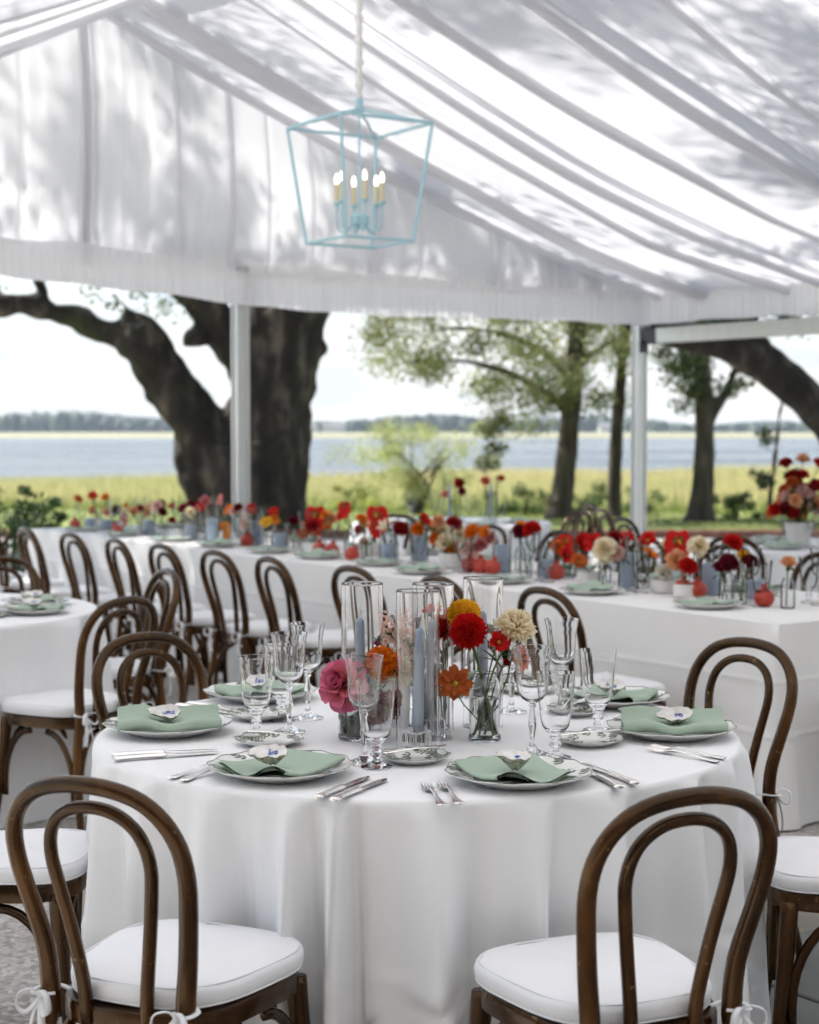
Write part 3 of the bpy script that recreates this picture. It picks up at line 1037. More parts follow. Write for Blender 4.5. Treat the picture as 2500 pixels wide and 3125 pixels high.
def pleat_curve(width, rnd, density=1.0, amp=1.0):
    """cross-section of hung, gathered cloth: list of (offset along, drop, crease) with soft folds and some overlapping ones"""
    pts = []
    y = 0.0
    while y < width - 0.02:
        kind = rnd.random() if amp > 1 else rnd.uniform(.25, 1)
        if kind < 0.24:          # tight gathered S-fold: cloth doubles back
            a = rnd.uniform(0.010, 0.040)
            pts += [(y, 0), (y + a * 1.5, .010 * amp), (y + a * 1.15, .026 * amp), (y + a * .35, .030 * amp), (y + a * .55, .046 * amp), (y + a * 1.9, .036 * amp)]
            y += a * 2.2
        elif kind < 0.68:        # soft ripple
            w = rnd.uniform(0.045, 0.15)
            d = rnd.uniform(0.010, 0.032) * amp
            pts += [(y, 0), (y + w * .3, d * .7), (y + w * .5, d), (y + w * .75, d * .6)]
            y += w
        else:                    # flatter run of cloth
            w = rnd.uniform(0.10, 0.32) / density
            d = rnd.uniform(0.003, 0.014) * amp
            pts += [(y, 0), (y + w * .5, d)]
            y += w
    s = width / max(y, 1e-6)
    return [(p * s, d) for p, d in pts] + [(width, 0)]

def lining_mesh(name, width, xs, zfun, seed, side, amp=1.25):
    """roof lining of one bay: pleats run down the slope. local y from 0 to -width"""
    rnd = random.Random(seed)
    cv = smooth_path(pleat_curve(width, rnd, amp=amp), 3)
    n = len(cv)
    ph = rnd.uniform(0, 6)
    vv = []
    for i, x in enumerate(xs):
        q = abs(x) / SPAN if side > 0 else (2 * SPAN - abs(x)) / SPAN
        for k, (yy, d) in enumerate(cv):
            t = yy / width
            wob = 0.045 * math.sin(x * 0.9 + ph + yy * 2.3) + 0.02 * math.sin(x * 2.3 + yy * 5) + 0.05 * mnoise.noise((x * .7, yy * 2.2, seed))
            e = min(1, t * 8, (1 - t) * 8)
            gather = 1.0 + 0.75 * mnoise.noise((x * .55, yy * 3.0, seed + 3)) + 0.3 * math.sin(x * 0.7 + yy * 3 + ph)
            swag = 0.15 * (4 * t * (1 - t)) ** 0.8 * min(1, 3.0 * q + 0.15)
            vv.append((x, -(yy + wob * e), zfun(q * SPAN) - d * gather - swag))
    m = len(xs)
    ff = [(i * n + k, i * n + k + 1, (i + 1) * n + k + 1, (i + 1) * n + k) for i in range(m - 1) for k in range(n - 1)]
    mb = MB()
    mb.add(vv, ff)
    return mb.mesh(name, M_TENT, True, 180)

NX = 26
for b in range(NB):
    for side in (1, -1):
        xs = [-SPAN * i / (NX - 1) for i in range(NX)] if side > 0 else [-2 * SPAN + SPAN * i / (NX - 1) for i in range(NX)]
        o = obj('ceiling_lining', lining_mesh('ceiling_lining', BAY + 0.03, xs, (lambda s: slope_z(s, 0.10)) if side > 0 else (lambda s: slope_z(s, 0.22)), 40 + b * 2 + (side < 0), side, 1.5 if b < 2 else 0.6), tent)
        o.location = (0, -b * BAY - 0.03, 0)
        # swag of lining gathered along the ridge

def gable_mesh():
    rnd = random.Random(77)
    W2 = 2 * SPAN
    cv = smooth_path(pleat_curve(W2, rnd, amp=1.05), 3)
    n = len(cv)
    rows = 12
    vv = []
    for j in range(rows):
        t = j / (rows - 1)
        for (xx, d) in cv:
            s = xx if xx < SPAN else W2 - xx
            top = slope_z(max(s, 0), 0.06) + 0.02
            z = EAVE - 0.02 + (top - EAVE + 0.02) * t
            fan = 0.03 * math.sin(xx * 2.1 + 3 * t)
            vv.append((-xx + fan * (1 - t) * .5, -0.02 - d * (0.55 + 0.9 * (1 - t)) - 0.07 * math.sin(math.pi * t) * min(1, s), z))
    ff = [(j * n + k, j * n + k + 1, (j + 1) * n + k + 1, (j + 1) * n + k) for j in range(rows - 1) for k in range(n - 1)]
    mb = MB()
    mb.add(vv, ff)
    return mb.mesh('gable_lining', M_TENT, True, 180)
obj('gable_lining', gable_mesh(), tent)

def valance_mesh(length, seed, z0=2.325, z1=2.585, rise=False):
    rnd = random.Random(seed)
    pts = []
    x = 0.0
    while x < length:
        w = rnd.uniform(0.045, 0.085)
        d = rnd.uniform(0.010, 0.022)
        pts += [(x, 0.0), (x + w * .35, d * .8), (x + w * .55, d)]
        x += w
    pts.append((length, 0))
    cv = smooth_path(pts, 3)
    n = len(cv)
    vv = []
    rows = 7
    for j in range(rows):
        t = j / (rows - 1)
        for (xx, d) in cv:
            lift = 0.077 * max(0.0, min(xx, 6.0) - 3.75) if rise else 0.0
            bot = z0 + lift + 0.012 * math.sin(xx * 1.9) + 0.006 * math.sin(xx * 9)
            z = z1 + lift - (z1 + lift - bot) * t + (0.02 * math.sin(xx * 3.1) + 0.012 * math.sin(xx * 7.7) if j == 0 else 0)
            vv.append((xx, d * (0.35 + 1.0 * t) + (0.02 if j == 0 else 0), z))
    ff = [(j * n + k, j * n + k + 1, (j + 1) * n + k + 1, (j + 1) * n + k) for j in range(rows - 1) for k in range(n - 1)]
    mb = MB()
    mb.add(vv, ff)
    return mb.mesh('valance', M_TENT, True, 180)
o = obj('valance', valance_mesh(2 * SPAN, 3, rise=True), tent, Matrix.Translation((0.02, -0.10, 0)) @ Matrix.Rotation(R(180), 4, 'Z'))
o = obj('valance', valance_mesh(NB * BAY, 4), tent, Matrix.Translation((-0.10, -0.02, 0)) @ Matrix.Rotation(R(-90), 4, 'Z'))
o = obj('valance', valance_mesh(NB * BAY, 6), tent, Matrix.Translation((-2 * SPAN + 0.10, -NB * BAY, 0)) @ Matrix.Rotation(R(90), 4, 'Z'))

def post_mesh(h=2.62, w=0.095):
    mb = MB()
    mb.box((0, 0, h / 2), (w * .82, w * .82, h), bevel=0.006)
    for sx in (-1, 1):
        for sy in (-1, 1):
            mb.box((sx * w * .40, sy * w * .40, h / 2), (w * .24, w * .24, h - 0.01), bevel=0.004)
    mb.box((0, 0, 0.008), (0.26, 0.26, 0.016), bevel=0.003)
    return mb.mesh('post', M_ALU, True, 30)
pm = post_mesh()
for (x, y) in [(0, 0), (-3.78, 0), (-7.0, 0), (-10, 0)] + [(0, -BAY * i) for i in range(1, NB + 1)] + [(-10, -BAY * i) for i in range(1, NB + 1)]:
    o = obj('post', pm, tent)
    o.location = (x, y, 0)
# beams
def beam(name, p, q, w, h, mat=M_ALU):
    p, q = Vector(p), Vector(q)
    d = q - p
    mb = MB()
    mb.box((0, 0, 0), (d.length, w, h), bevel=min(w, h) * .08)
    o = obj(name, mb.mesh(name, mat, True, 30), tent)
    ang = math.atan2(d.y, d.x)
    el = math.asin(d.z / d.length)
    o.matrix_local = Matrix.Translation((p + q) / 2) @ Matrix.Rotation(ang, 4, 'Z') @ Matrix.Rotation(-el, 4, 'Y')
    return o
for i in range(NB + 1):
    y = -BAY * i - (0.0 if i else -0.03)
    for sx in (0, -2 * SPAN):
        beam('rafter', (sx, y, EAVE + .16), (-SPAN, y, EAVE + RISE * SPAN + .16), 0.06, 0.14)
for i in range(NB):
    for sx in (0, -2 * SPAN):
        beam('eave_beam', (sx, -BAY * i - .085, 2.69), (sx, -BAY * (i + 1) + .085, 2.69), 0.08, 0.12)
beam('gable_beam', (-.1, 0.07, 2.69), (-2 * SPAN + .1, 0.07, 2.69), 0.06, 0.1)
beam('ridge_beam', (-SPAN, 0, EAVE + RISE * SPAN + .34), (-SPAN, -NB * BAY, EAVE + RISE * SPAN + .34), 0.08, 0.12)
# lower side rail with its dark bracket on the open side
beam('side_rail', (0.0, -.22, 2.245), (0, -BAY + .09, 2.245), 0.07, 0.125)
mb = MB()
mb.box((0, -.15, 2.245), (0.085, 0.16, 0.13), bevel=0.006)
mb.box((-0.0, -0.075, 2.34), (0.03, 0.03, 0.36), bevel=0.004)
mb.box((-0.03, -0.085, 2.16), (0.09, 0.02, 0.10), bevel=0.004)
obj('bracket', mb.mesh('bracket', M_STEEL, True, 30), tent)

# ------------------------------------------------------------------ pendant lantern under the first rafter
def lantern():
    P = TENT + Matrix.Rotation(A35, 3, 'Z') @ Vector((-SPAN, -3.38, 0))
    root = empty('pendant_lantern', (P.x, P.y, 2.41), (0, 0, R(33)))
    props(root, 'pale blue tapered open cage lantern with candle bulbs hanging from the tent ridge', 'lantern')
    zt, tb, tt, ap = 0.575, 0.194, 0.262, 0.655
    bar = 0.0072
    def bars(name, pairs, r=bar):
        for p, q in pairs:
            p, q = Vector(p), Vector(q)
            mb = MB()
            d = (q - p)
            mb.box((0, 0, 0), (r * 2, r * 2, d.length + r * 1.2), bevel=0.002)
            o = obj(name, mb.mesh(name, M_LANTERN, True, 30), root)
            o.matrix_local = Matrix.Translation((p + q) / 2) @ d.to_track_quat('Z', 'Y').to_matrix().to_4x4()
    cb = [(sx * tb, sy * tb, 0) for sx, sy in ((-1, -1), (1, -1), (1, 1), (-1, 1))]
    ct = [(sx * tt, sy * tt, zt) for sx, sy in ((-1, -1), (1, -1), (1, 1), (-1, 1))]
    bars('bottom_bar', [(cb[i], cb[(i + 1) % 4]) for i in range(4)])
    bars('top_bar', [(ct[i], ct[(i + 1) % 4]) for i in range(4)])
    bars('corner_bar', [(cb[i], ct[i]) for i in range(4)])
    bars('roof_bar', [(ct[i], (0, 0, ap)) for i in range(4)], 0.0062)
    mb = MB()
    mb.lathe([(0, ap - .02), (.022, ap - .02), (.022, ap + .04), (.012, ap + .06), (0, ap + .06)], 14)
    obj('hanger', mb.mesh('hanger', M_LANTERN), root)
    mb = MB()
    mb.tube([(0, 0, ap), (0, 0, .12)], .006, 8)
    mb.lathe([(0, .085), (.045, .085), (.05, .10), (.05, .13), (.03, .14), (0, .14)], 16)
    mb.lathe([(0, .06), (.012, .07), (.014, .085), (0, .086)], 10)
    obj('centre_hub', mb.mesh('centre_hub', M_LANTERN), root)
    m_bulb = bpy.data.materials.new('lit bulb')
    m_bulb.use_nodes = True
    n = m_bulb.node_tree.nodes
    n['Principled BSDF'].inputs['Emission Color'].default_value = (1, 0.86, 0.66, 1)
    n['Principled BSDF'].inputs['Emission Strength'].default_value = 2.6
    n['Principled BSDF'].inputs['Base Color'].default_value = (.9, .85, .75, 1)
    arm, cup, sl, bu = MB(), MB(), MB(), MB()
    arm.tube(smooth_path([(.04, 0, .09), (.07, 0, .055), (.105, 0, .06), (.118, 0, .11), (.118, 0, .185)], 4), .0055, 8)
    XT = Matrix.Translation((.118, 0, 0))
    cup.lathe([(0, .18), (.010, .18), (.020, .192), (.020, .198), (0, .198)], 14, XT)
    sl.lathe([(.0, .198), (.0125, .198), (.0125, .292), (0, .292)], 12, XT)
    bu.lathe([(0, .292), (.007, .293), (.0098, .306), (.009, .322), (.005, .336), (0, .344)], 12, XT)
    ma, mc, ms, mbb = arm.mesh('arm', M_LANTERN), cup.mesh('cup', M_LANTERN), sl.mesh('candle_sleeve', M_SLEEVE), bu.mesh('bulb', m_bulb)
    for k in range(6):
        Mx = Matrix.Rotation(R(60 * k + 12), 4, 'Z')
        a = obj('arm', ma, root, Mx)
        obj('cup', mc, a)
        obj('candle_sleeve', ms, a)
        obj('bulb', mbb, a)
    # chain hidden in a gathered fabric sleeve
    mb = MB()
    path = [(0, 0, ap + .05 + i * .02) for i in range(62)]
    rad = [.018 + .005 * math.sin(i * 2.3) + .003 * math.sin(i * 5.1) for i in range(62)]
    rad[0] = .01
    mb.tube(path, rad, 12)
    obj('chain_sleeve', mb.mesh('chain_sleeve', M_LINEN2, True, 180), root)
lantern()

# ================================================================== BENTWOOD CHAIRS
def seat_outline(n=40, grow=0.0, front=0.205, back=0.165, depth=0.205):
    pts = []
    for i in range(n):
        a = 2 * math.pi * i / n
        c, s = math.cos(a), math.sin(a)
        e = 0.62
        x = math.copysign(abs(c) ** e, c)
        y = math.copysign(abs(s) ** e, s)
        w = back + (front - back) * (y * 0.5 + 0.5)
        pts.append((x * (w + grow), y * (depth + grow)))
    return pts

def ring_solid(outline_in, outline_out, z0, z1, bev=0.008):
    mb = MB()
    n = len(outline_out)
    rings = [(outline_in, z0), (outline_out, z0 + bev), (outline_out, z1 - bev), ([(a * .985, b * .985) for a, b in outline_out], z1), (outline_in, z1), (outline_in, z0)]
    vv = [(x, y, z) for o_, z in rings for x, y in o_]
    ff = []
    for k in range(len(rings) - 1):
        for i in range(n):
            j = (i + 1) % n
            ff.append((k * n + i, k * n + j, (k + 1) * n + j, (k + 1) * n + i))
    return mb.add(vv, ff)

def make_chair(bows=True):
    parts = []
    SZ = 0.45
    # back hoop continues into the rear legs
    half = [(.205, -.275, 0.0, .0135), (.192, -.245, .12, .0145), (.172, -.212, .28, .0165), (.148, -.200, .42, .0195), (.143, -.200, .47, .0198), (.150, -.203, .55, .0192),
            (.168, -.228, .65, .0182), (.1765, -.246, .715, .0176), (.172, -.262, .77, .0172), (.150, -.275, .815, .0168), (.112, -.285, .848, .0166), (.06, -.291, .865, .0165)]
    full = half + [(0, -.293, .870, .0165)] + [(-x, y, z, r) for x, y, z, r in reversed(half)]
    sp = smooth_path(full, 3)
    mb = MB()
    mb.tube([p[:3] for p in sp], [p[3] * .92 for p in sp], 12)
    parts.append(('back_hoop', mb.mesh('back_hoop', M_WOOD, True, 180)))
    half = [(.062, -.200, .42, .0135), (.068, -.205, .50, .0135), (.084, -.219, .60, .0132), (.098, -.235, .68, .013), (.1035, -.245, .725, .0128), (.098, -.255, .765, .0126), (.08, -.263, .797, .0125), (.045, -.269, .820, .0125)]
    full = half + [(0, -.271, .827, .0125)] + [(-x, y, z, r) for x, y, z, r in reversed(half)]
    sp = smooth_path(full, 3)
    mb = MB()
    mb.tube([p[:3] for p in sp], [p[3] * .94 for p in sp], 10)
    parts.append(('inner_hoop', mb.mesh('inner_hoop', M_WOOD, True, 180)))
    mb = ring_solid(seat_outline(40, -.045), seat_outline(40, 0), SZ - .045, SZ)
    parts.append(('seat_frame', mb.mesh('seat_frame', M_WOOD, True, 40)))
    mb = MB()
    ol = seat_outline(40, -.042)
    mb.add([(x, y, SZ - .012) for x, y in ol] + [(0, 0, SZ - .012)], [(i, (i + 1) % 40, 40) for i in range(40)])
    parts.append(('cane_seat', mb.mesh('cane_seat', M_CANE)))
    legs = MB()
    pth = [(0, 0, SZ - .02, .021), (.004, .004, .36, .0205), (.012, .014, .24, .0175), (.024, .030, .10, .0145), (.034, .044, 0.0, .0125)]
    for sx in (1, -1):
        mb = MB()
        sp = smooth_path([(sx * (.165 + a), .155 + b, c, r) for a, b, c, r in pth], 3)
        mb.tube([p[:3] for p in sp], [p[3] for p in sp], 9)
        parts.append(('front_leg', mb.mesh('front_leg', M_WOOD, True, 180)))
    # quarter-round bracing arches
    def arch(p0, p1, z0=.20, z1=SZ - .052):
        p0, p1 = Vector(p0), Vector(p1)
        mb = MB()
        pts = []
        for i in range(9):
            a = math.pi / 2 * i / 8
            f = 1 - math.cos(a)
            pts.append((p0.x + (p1.x - p0.x) * f, p0.y + (p1.y - p0.y) * f, z0 + (z1 - z0) * math.sin(a)))
        mb.tube([(p0.x, p0.y, z0 - .05)] + pts, .0095, 7, squash=(1.0, 1.25))
        return mb.mesh('brace_arch', M_WOOD, True, 180)
    fl, bl = (.172, .165), (.163, -.205)
    for sx in (1, -1):
        parts.append(('brace_arch', arch((sx * .160, .168, 0), (sx * .03, .17, 0))))
        parts.append(('brace_arch', arch((sx * .176, .150, 0), (sx * .172, .02, 0))))
        parts.append(('brace_arch', arch((sx * .170, -.192, 0), (sx * .160, -.05, 0))))
        parts.append(('brace_arch', arch((sx * .150, -.205, 0), (sx * .03, -.175, 0))))
    # cushion
    n = 44
    CUSH = lambda g: [(x, y + .014) for x, y in seat_outline(n, g, .207, .158, .194)]
    prof = [(-.055, 0.003), (-.010, 0.001), (.004, .006), (.0075, .016), (.0085, .030), (.005, .040), (-.008, .0455), (-.05, .0505), (-.11, .053)]
    vv, ff = [], []
    for g, z in prof:
        for x, y in CUSH(g - .002):
            w = (0.0016 * math.sin(x * 40 + y * 31) + 0.006 * mnoise.noise((x * 11, y * 11, 2.0)) + 0.003 * mnoise.noise((x * 30, y * 30, 5.0))) * (1 if z > .042 else (.4 if z > .01 else 0))
            vv.append((x, y, SZ + z + w))
    for k in range(len(prof) - 1):
        for i in range(n):
            j = (i + 1) % n
            ff.append((k * n + i, k * n + j, (k + 1) * n + j, (k + 1) * n + i))
    ff.append(tuple(reversed(range(n))))
    vv.append((0, 0, SZ + .0535))
    b0 = (len(prof) - 1) * n
    ff += [(b0 + i, b0 + (i + 1) % n, len(vv) - 1) for i in range(n)]
    mb = MB()
    mb.add(vv, ff)
    cush = mb.mesh('cushion', M_CUSHION, True, 60)
    pip = MB()
    pip.tube([(x, y, SZ + .0425) for x, y in CUSH(-.0015)], .0022, 5, closed=True)
    pip.tube([(x, y, SZ + .0075) for x, y in CUSH(.0025)], .0022, 5, closed=True)
    kids = [('piping', pip.mesh('piping', M_CUSHION, True, 180))]
    if bows:
        for sx in (1, -1):
            mb = MB()
            c = Vector((sx * .142, -.212, SZ + .018))
            def rib(pts, w=.0045):
                sp = smooth_path(pts, 4)
                mb.tube([c + Vector(p) for p in sp], w, 5, squash=(.45, 1.6))
            rib([(-sx * .03, .03, 0), (0, .03, .004), (sx * .024, .012, .002), (sx * .02, -.012, 0), (0, -.014, 0), (-sx * .018, 0, 0)])
            for d in (1, -1):
                rib([(0, -.014, 0), (d * .012, -.03, .012), (d * .03, -.042, .006), (d * .034, -.042, -.018), (d * .02, -.034, -.028), (0, -.016, -.002)])
                rib([(0, -.016, 0), (d * .008, -.028, -.03), (d * .014, -.034, -.07), (d * .02 + .004, -.03, -.105)])
            mb.sphere(c + Vector((0, -.016, 0)), .0075, 8, 6)
            kids.append(('tie_bow', mb.mesh('tie_bow', M_CUSHION, True, 180)))
    parts.append(('cushion', cush, None, kids))
    return parts

CHAIR = make_chair()
def chair(x, y, heading, label, group=None):
    """heading: world direction the sitter faces, degrees from +X"""
    return spawn('bentwood_chair', CHAIR, (x, y, 0.0), R(heading - 90), 1.0, label, 'chair', group)

TC = (0.03, 4.02)     # centre of the near round table
def chair_round(c, ang, r, label, group, turn=0):
    x, y = c[0] + r * math.cos(R(ang)), c[1] + r * math.sin(R(ang))
    chair(x, y, ang + 180 + turn, label, group)

G1 = 'bentwood chairs around the near round table'
chair_round(TC, 242, .985, 'brown bentwood chair in the bottom left foreground, back to the camera', G1, 3)
chair_round(TC, 288.5, 1.01, 'brown bentwood chair in the bottom right foreground, back to the camera', G1, 6)
chair_round(TC, 352, 1.00, 'bentwood chair cut by the right edge, only its white cushion and legs showing', G1)
chair_round(TC, 41, .95, 'bentwood chair with tall hoop right of the near round table', G1)
chair_round(TC, 81, .90, 'bentwood chair hidden behind the glass cylinders of the near round table', G1)
chair_round(TC, 130.5, .955, 'bentwood chair with broad hoop at the far left of the near round table', G1)
chair_round(TC, 183, .99, 'bentwood chair cut by the left edge, cushion touching the near round tablecloth', G1)

# ================================================================== TABLECLOTHS
def round_cloth(Rr, H, seed, flare=0.13, name='round_tablecloth', spec=None):
    """top disc, soft rolled edge, skirt falling in folds to the floor"""
    rnd = random.Random(seed)
    folds = spec or [(rnd.uniform(0, 6.283), rnd.uniform(.10, .2), rnd.uniform(.5, 1.0)) for i in range(17)]
    NA = 360
    ang = np.linspace(0, 2 * np.pi, NA, endpoint=False)
    f = np.zeros(NA)
    for (a0, w, s) in folds:
        d = (ang - a0 + np.pi) % (2 * np.pi) - np.pi
        f += s * np.exp(-(d / w) ** 2)
        f -= 0.55 * s * np.exp(-((d - w * 1.5) / (w * .75)) ** 2)
    f = f + 0.10 * np.sin(ang * 5 + seed) + 0.05 * np.sin(ang * 13 + 2)
    f = (f - f.mean()) / f.std()
    rows = [(0.0, 0), (.3, 0), (.6, 0), (.85, 0), (.965, 0), (.985, -.0008), (.996, -.004), (1.0, -.011)]
    V, F = [], []
    for (q, dz) in rows:
        if q == 0:
            continue
        for k in range(NA):
            V.append((Rr * q * math.cos(ang[k]), Rr * q * math.sin(ang[k]), H + dz))
    NS = 48
    for j in range(1, NS + 1):
        t = j / NS
        z = (H - .011) * (1 - t) + 0.004
        amp = 0.034 * t ** 0.5 + 0.014 * t
        for k in range(NA):
            twist = 0.05 * t * math.sin(3 * ang[k] + seed)
            ff_ = f[int(k + twist * 40) % NA]
            crease = 0.005 * math.exp(-((t - .47 - .01 * math.sin(4 * ang[k])) / .018) ** 2) - 0.004 * math.exp(-(((math.degrees(ang[k]) + 8 * t) % 40 - 20) / .8) ** 2) * min(1, t * 4)
            r = Rr + 0.003 - 0.012 * t + amp * ff_ + crease + 0.006 * mnoise.noise((math.cos(ang[k]) * 5, math.sin(ang[k]) * 5, z * 2.5 + seed)) * min(1, t * 3)
            V.append((r * math.cos(ang[k]), r * math.sin(ang[k]), z))
    n_r = len(V) // NA
    V.append((0, 0, H))
    for j in range(n_r - 1):
        for k in range(NA):
            k2 = (k + 1) % NA
            F.append((j * NA + k, j * NA + k2, (j + 1) * NA + k2, (j + 1) * NA + k))
    for k in range(NA):
        F.append((len(V) - 1, (k + 1) % NA, k))
    mb = MB()
    mb.add(V, [tuple(reversed(q)) for q in F])
    return mb.mesh(name, M_LINEN, True, 180)

TH = 0.76
# folds of the near cloth, placed by angle (degrees from +X) as they fall towards the camera
near_folds = [(R(a), w * .60, s * 1.15) for a, w, s in ((205, .10, .7), (222, .07, .9), (236, .09, .8), (250, .06, .9), (257, .05, 1.1), (272, .09, 1.0), (287, .06, .7), (300, .10, .8), (318, .08, .9), (333, .07, .6),
                                           (350, .1, .7), (15, .1, .8), (40, .12, .8), (70, .1, 1), (95, .1, .7), (120, .1, .9), (150, .1, .8), (178, .09, .7))]
spawn('round_tablecloth', round_cloth(0.757, TH, 3, spec=near_folds), (TC[0] - .012, TC[1], 0), 0, 1, 'white floor length cloth over the near round table', 'tablecloth')
LRC = (-2.02, 6.75)
spawn('round_tablecloth', round_cloth(0.77, TH, 8), (LRC[0], LRC[1], 0), .4, 1, 'white cloth over the round table cut by the left edge', 'tablecloth')
BRC = (0.33, 13.25)
spawn('round_tablecloth', round_cloth(0.77, TH, 12), (BRC[0], BRC[1], 0), 1.4, 1, 'white cloth over the farthest round table before the lawn', 'tablecloth')
RRC = (2.72, 10.55)
spawn('round_tablecloth', round_cloth(0.80, TH, 15), (RRC[0], RRC[1], 0), 2.2, 1, 'white cloth over the round table with the big bouquet at right', 'tablecloth')

LTO = Vector((1.364, 6.278, 0))       # near corner of the long table run; local x across, y along
def LT(a, b, z=0.0):
    p = LTO + Matrix.Rotation(A35, 3, 'Z') @ Vector((b, a, 0))
    return Vector((p.x, p.y, z))
LTW = 1.05
def long_cloth(L, W, H, seed):
    """rectangular cloth with box corners, storage creases and gently waving skirt"""
    per = []
    rc = 0.02
    N = 220
    P = 2 * (L + W)
    def pt(s):
        s %= P
        if s < W: return (s, 0, 0, -1)
        s -= W
        if s < L: return (W, s, 1, 0)
        s -= L
        if s < W: return (W - s, L, 0, 1)
        s -= W
        return (0, L - s, -1, 0)
    ss = sorted(set([P * i / N for i in range(N)] + [W - .012, W, W + .012, W + L - .012, W + L, W + L + .012, 2 * W + L - .012, 2 * W + L, 2 * W + L + .012, P - .012, .012, 0.0]))
    ss = [s for s in ss if s < P]
    n = len(ss)
    rnd = random.Random(seed)
    ph = [rnd.uniform(0, 6) for i in range(6)]
    V, F = [], []
    ts = sorted([i / 18 for i in range(19)] + [.255, .265, .272, .28, .288, .295, .305, .525, .535, .542, .55, .558, .565, .575])
    rows = len(ts) - 1
    corner = [0, W, W + L, 2 * W + L, P]
    for j in range(rows + 1):
        t = ts[j]
        for s in ss:
            x, y, nx, ny = pt(s)
            dc = min(abs(s - c) for c in corner)
            cf = math.exp(-(dc / .075) ** 2)
            off = 0.004 + t * (0.016 + 0.012 * math.sin(s * 4.2 + ph[0]) + 0.009 * math.sin(s * 9.7 + ph[1] + t) + 0.005 * math.sin(s * 23 + ph[2])) + 0.007 * mnoise.noise((s * 3.1, t * 3.0, seed)) * min(1, t * 5) + 0.003 * mnoise.noise((s * 9, t * 7, seed + 5)) * min(1, t * 5) + cf * t ** .6 * 0.075 * (1 if int(seed) % 2 else .8)
            cr = 0.003 * (math.exp(-((t - .28 - .01 * math.sin(s * 2)) / .012) ** 2) + math.exp(-((t - .55 + .008 * math.sin(s * 1.3)) / .012) ** 2))
            z = H - .004 - (H - .012) * t if j else H - .003
            if dc < 1e-9:
                # corner point: push along the diagonal
                cx, cy_ = (x - W / 2), (y - L / 2)
                ox, oy = math.copysign(1, cx), math.copysign(1, cy_)
                V.append((x + ox * (off + cr) * .7, y + oy * (off + cr) * .7, z))
            else:
                V.append((x + nx * (off + cr), y + ny * (off + cr), z))
    top0 = len(V)
    for s in ss:
        x, y, nx, ny = pt(s)
        V.append((x - nx * .006 if dc else x, y - ny * .006, H))
    for j in range(rows):
        for i in range(n):
            k = (i + 1) % n
            F.append((j * n + i, (j + 1) * n + i, (j + 1) * n + k, j * n + k))
    for i in range(n):
        k = (i + 1) % n
        F.append((top0 + i, i, k, top0 + k))
    V.append((W / 2, L / 2, H))
    F += [(len(V) - 1, top0 + i, top0 + (i + 1) % n) for i in range(n)]
    mb = MB()
    mb.add(V, F)
    return mb.mesh('long_tablecloth', M_LINEN2, True, 50)
for (a0, b0, L, lab, sd_) in ((0, 0, 2.70, 'ivory linen cloth with hanging corner on the nearest long table', 1), (2.74, .10, 1.95, 'ivory linen cloth on the middle long table', 2), (4.72, .12, 2.6, 'ivory linen cloth on the farthest long table at left', 5)):
    p = LT(a0, b0)
    spawn('long_tablecloth', long_cloth(L, LTW, TH, sd_), p, A35, 1, lab, 'tablecloth')

# ------------------------------------------------------------------ chairs of the other tables
G2 = 'bentwood chairs along the near side of the long tables'
near_a = [0.60, 1.24, 1.88, 2.53, 3.08, 3.66, 4.20, 4.82, 5.46, 6.15, 6.8]
for i, a in enumerate(near_a):
    p = LT(a, -.335 - .02 * min(i, 3))
    chair(p.x, p.y, 35 + random.uniform(-5, 5), '%s bentwood chair counted from the right on the near side of the long tables' % ORD[i], G2)
G3 = 'bentwood chairs along the far side of the long tables'
for i, a in enumerate((0.62, 1.27, 1.9, 2.55, 3.4, 4.05, 4.7)):
    p = LT(a, LTW + .36 + (.1 if a > 2.7 else 0))
    chair(p.x, p.y, 215 + random.uniform(-7, 7), '%s bentwood chair counted from the right on the far side of the long tables' % ORD[i], G3)
p = LT(-.30, .40)
chair(p.x, p.y, 125, 'bentwood chair at the near end of the long table, cut by the right edge')
G4 = 'bentwood chairs at the left round table'
for (x, y, lab) in ((-1.245, 6.21, 'bentwood chair with wide white cushion on the right of the left round table'), (-1.29, 7.13, 'bentwood chair behind another one at the left round table'), (-1.93, 7.67, 'bentwood chair at the far side of the left round table, half out of frame')):
    chair(x, y, math.degrees(math.atan2(LRC[1] - y, LRC[0] - x)), lab, G4)
G5 = 'bentwood chairs at the two rear round tables'
for (x, y, h, lab) in ((-.02, 12.3, 75, 'bentwood chair before the farthest round table, near the pinkish red anthurium'), (1.02, 12.62, 140, 'bentwood chair hoop right of the farthest round table'), (1.17, 13.6, 200, 'bentwood chair farthest back beside the leafy tree base'),
                       (1.66, 11.35, -38, 'bentwood chair hoop in front of the tent corner post base'), (1.72, 12.9, 15, 'bentwood chair seen edge on just left of the corner post'), (3.25, 11.4, 230, 'bentwood chair behind the bouquet table'), (2.0, 9.75, 48, 'bentwood chair before the bouquet table')):
    chair(x, y, h, lab, G5)

# ================================================================== TABLEWARE
def plate_height(r, Rp):
    return plate_h0(r, Rp) * (1.0 if Rp > .1 else .62)
def plate_h0(r, Rp):
    """upper surface of a plate at radius r"""
    q = r / Rp
    if q < .60: return .006
    if q < .70: return .006 + .007 * ((q - .60) / .10) ** 1.4
    return .013 + .013 * ((q - .70) / .30) ** 1.15

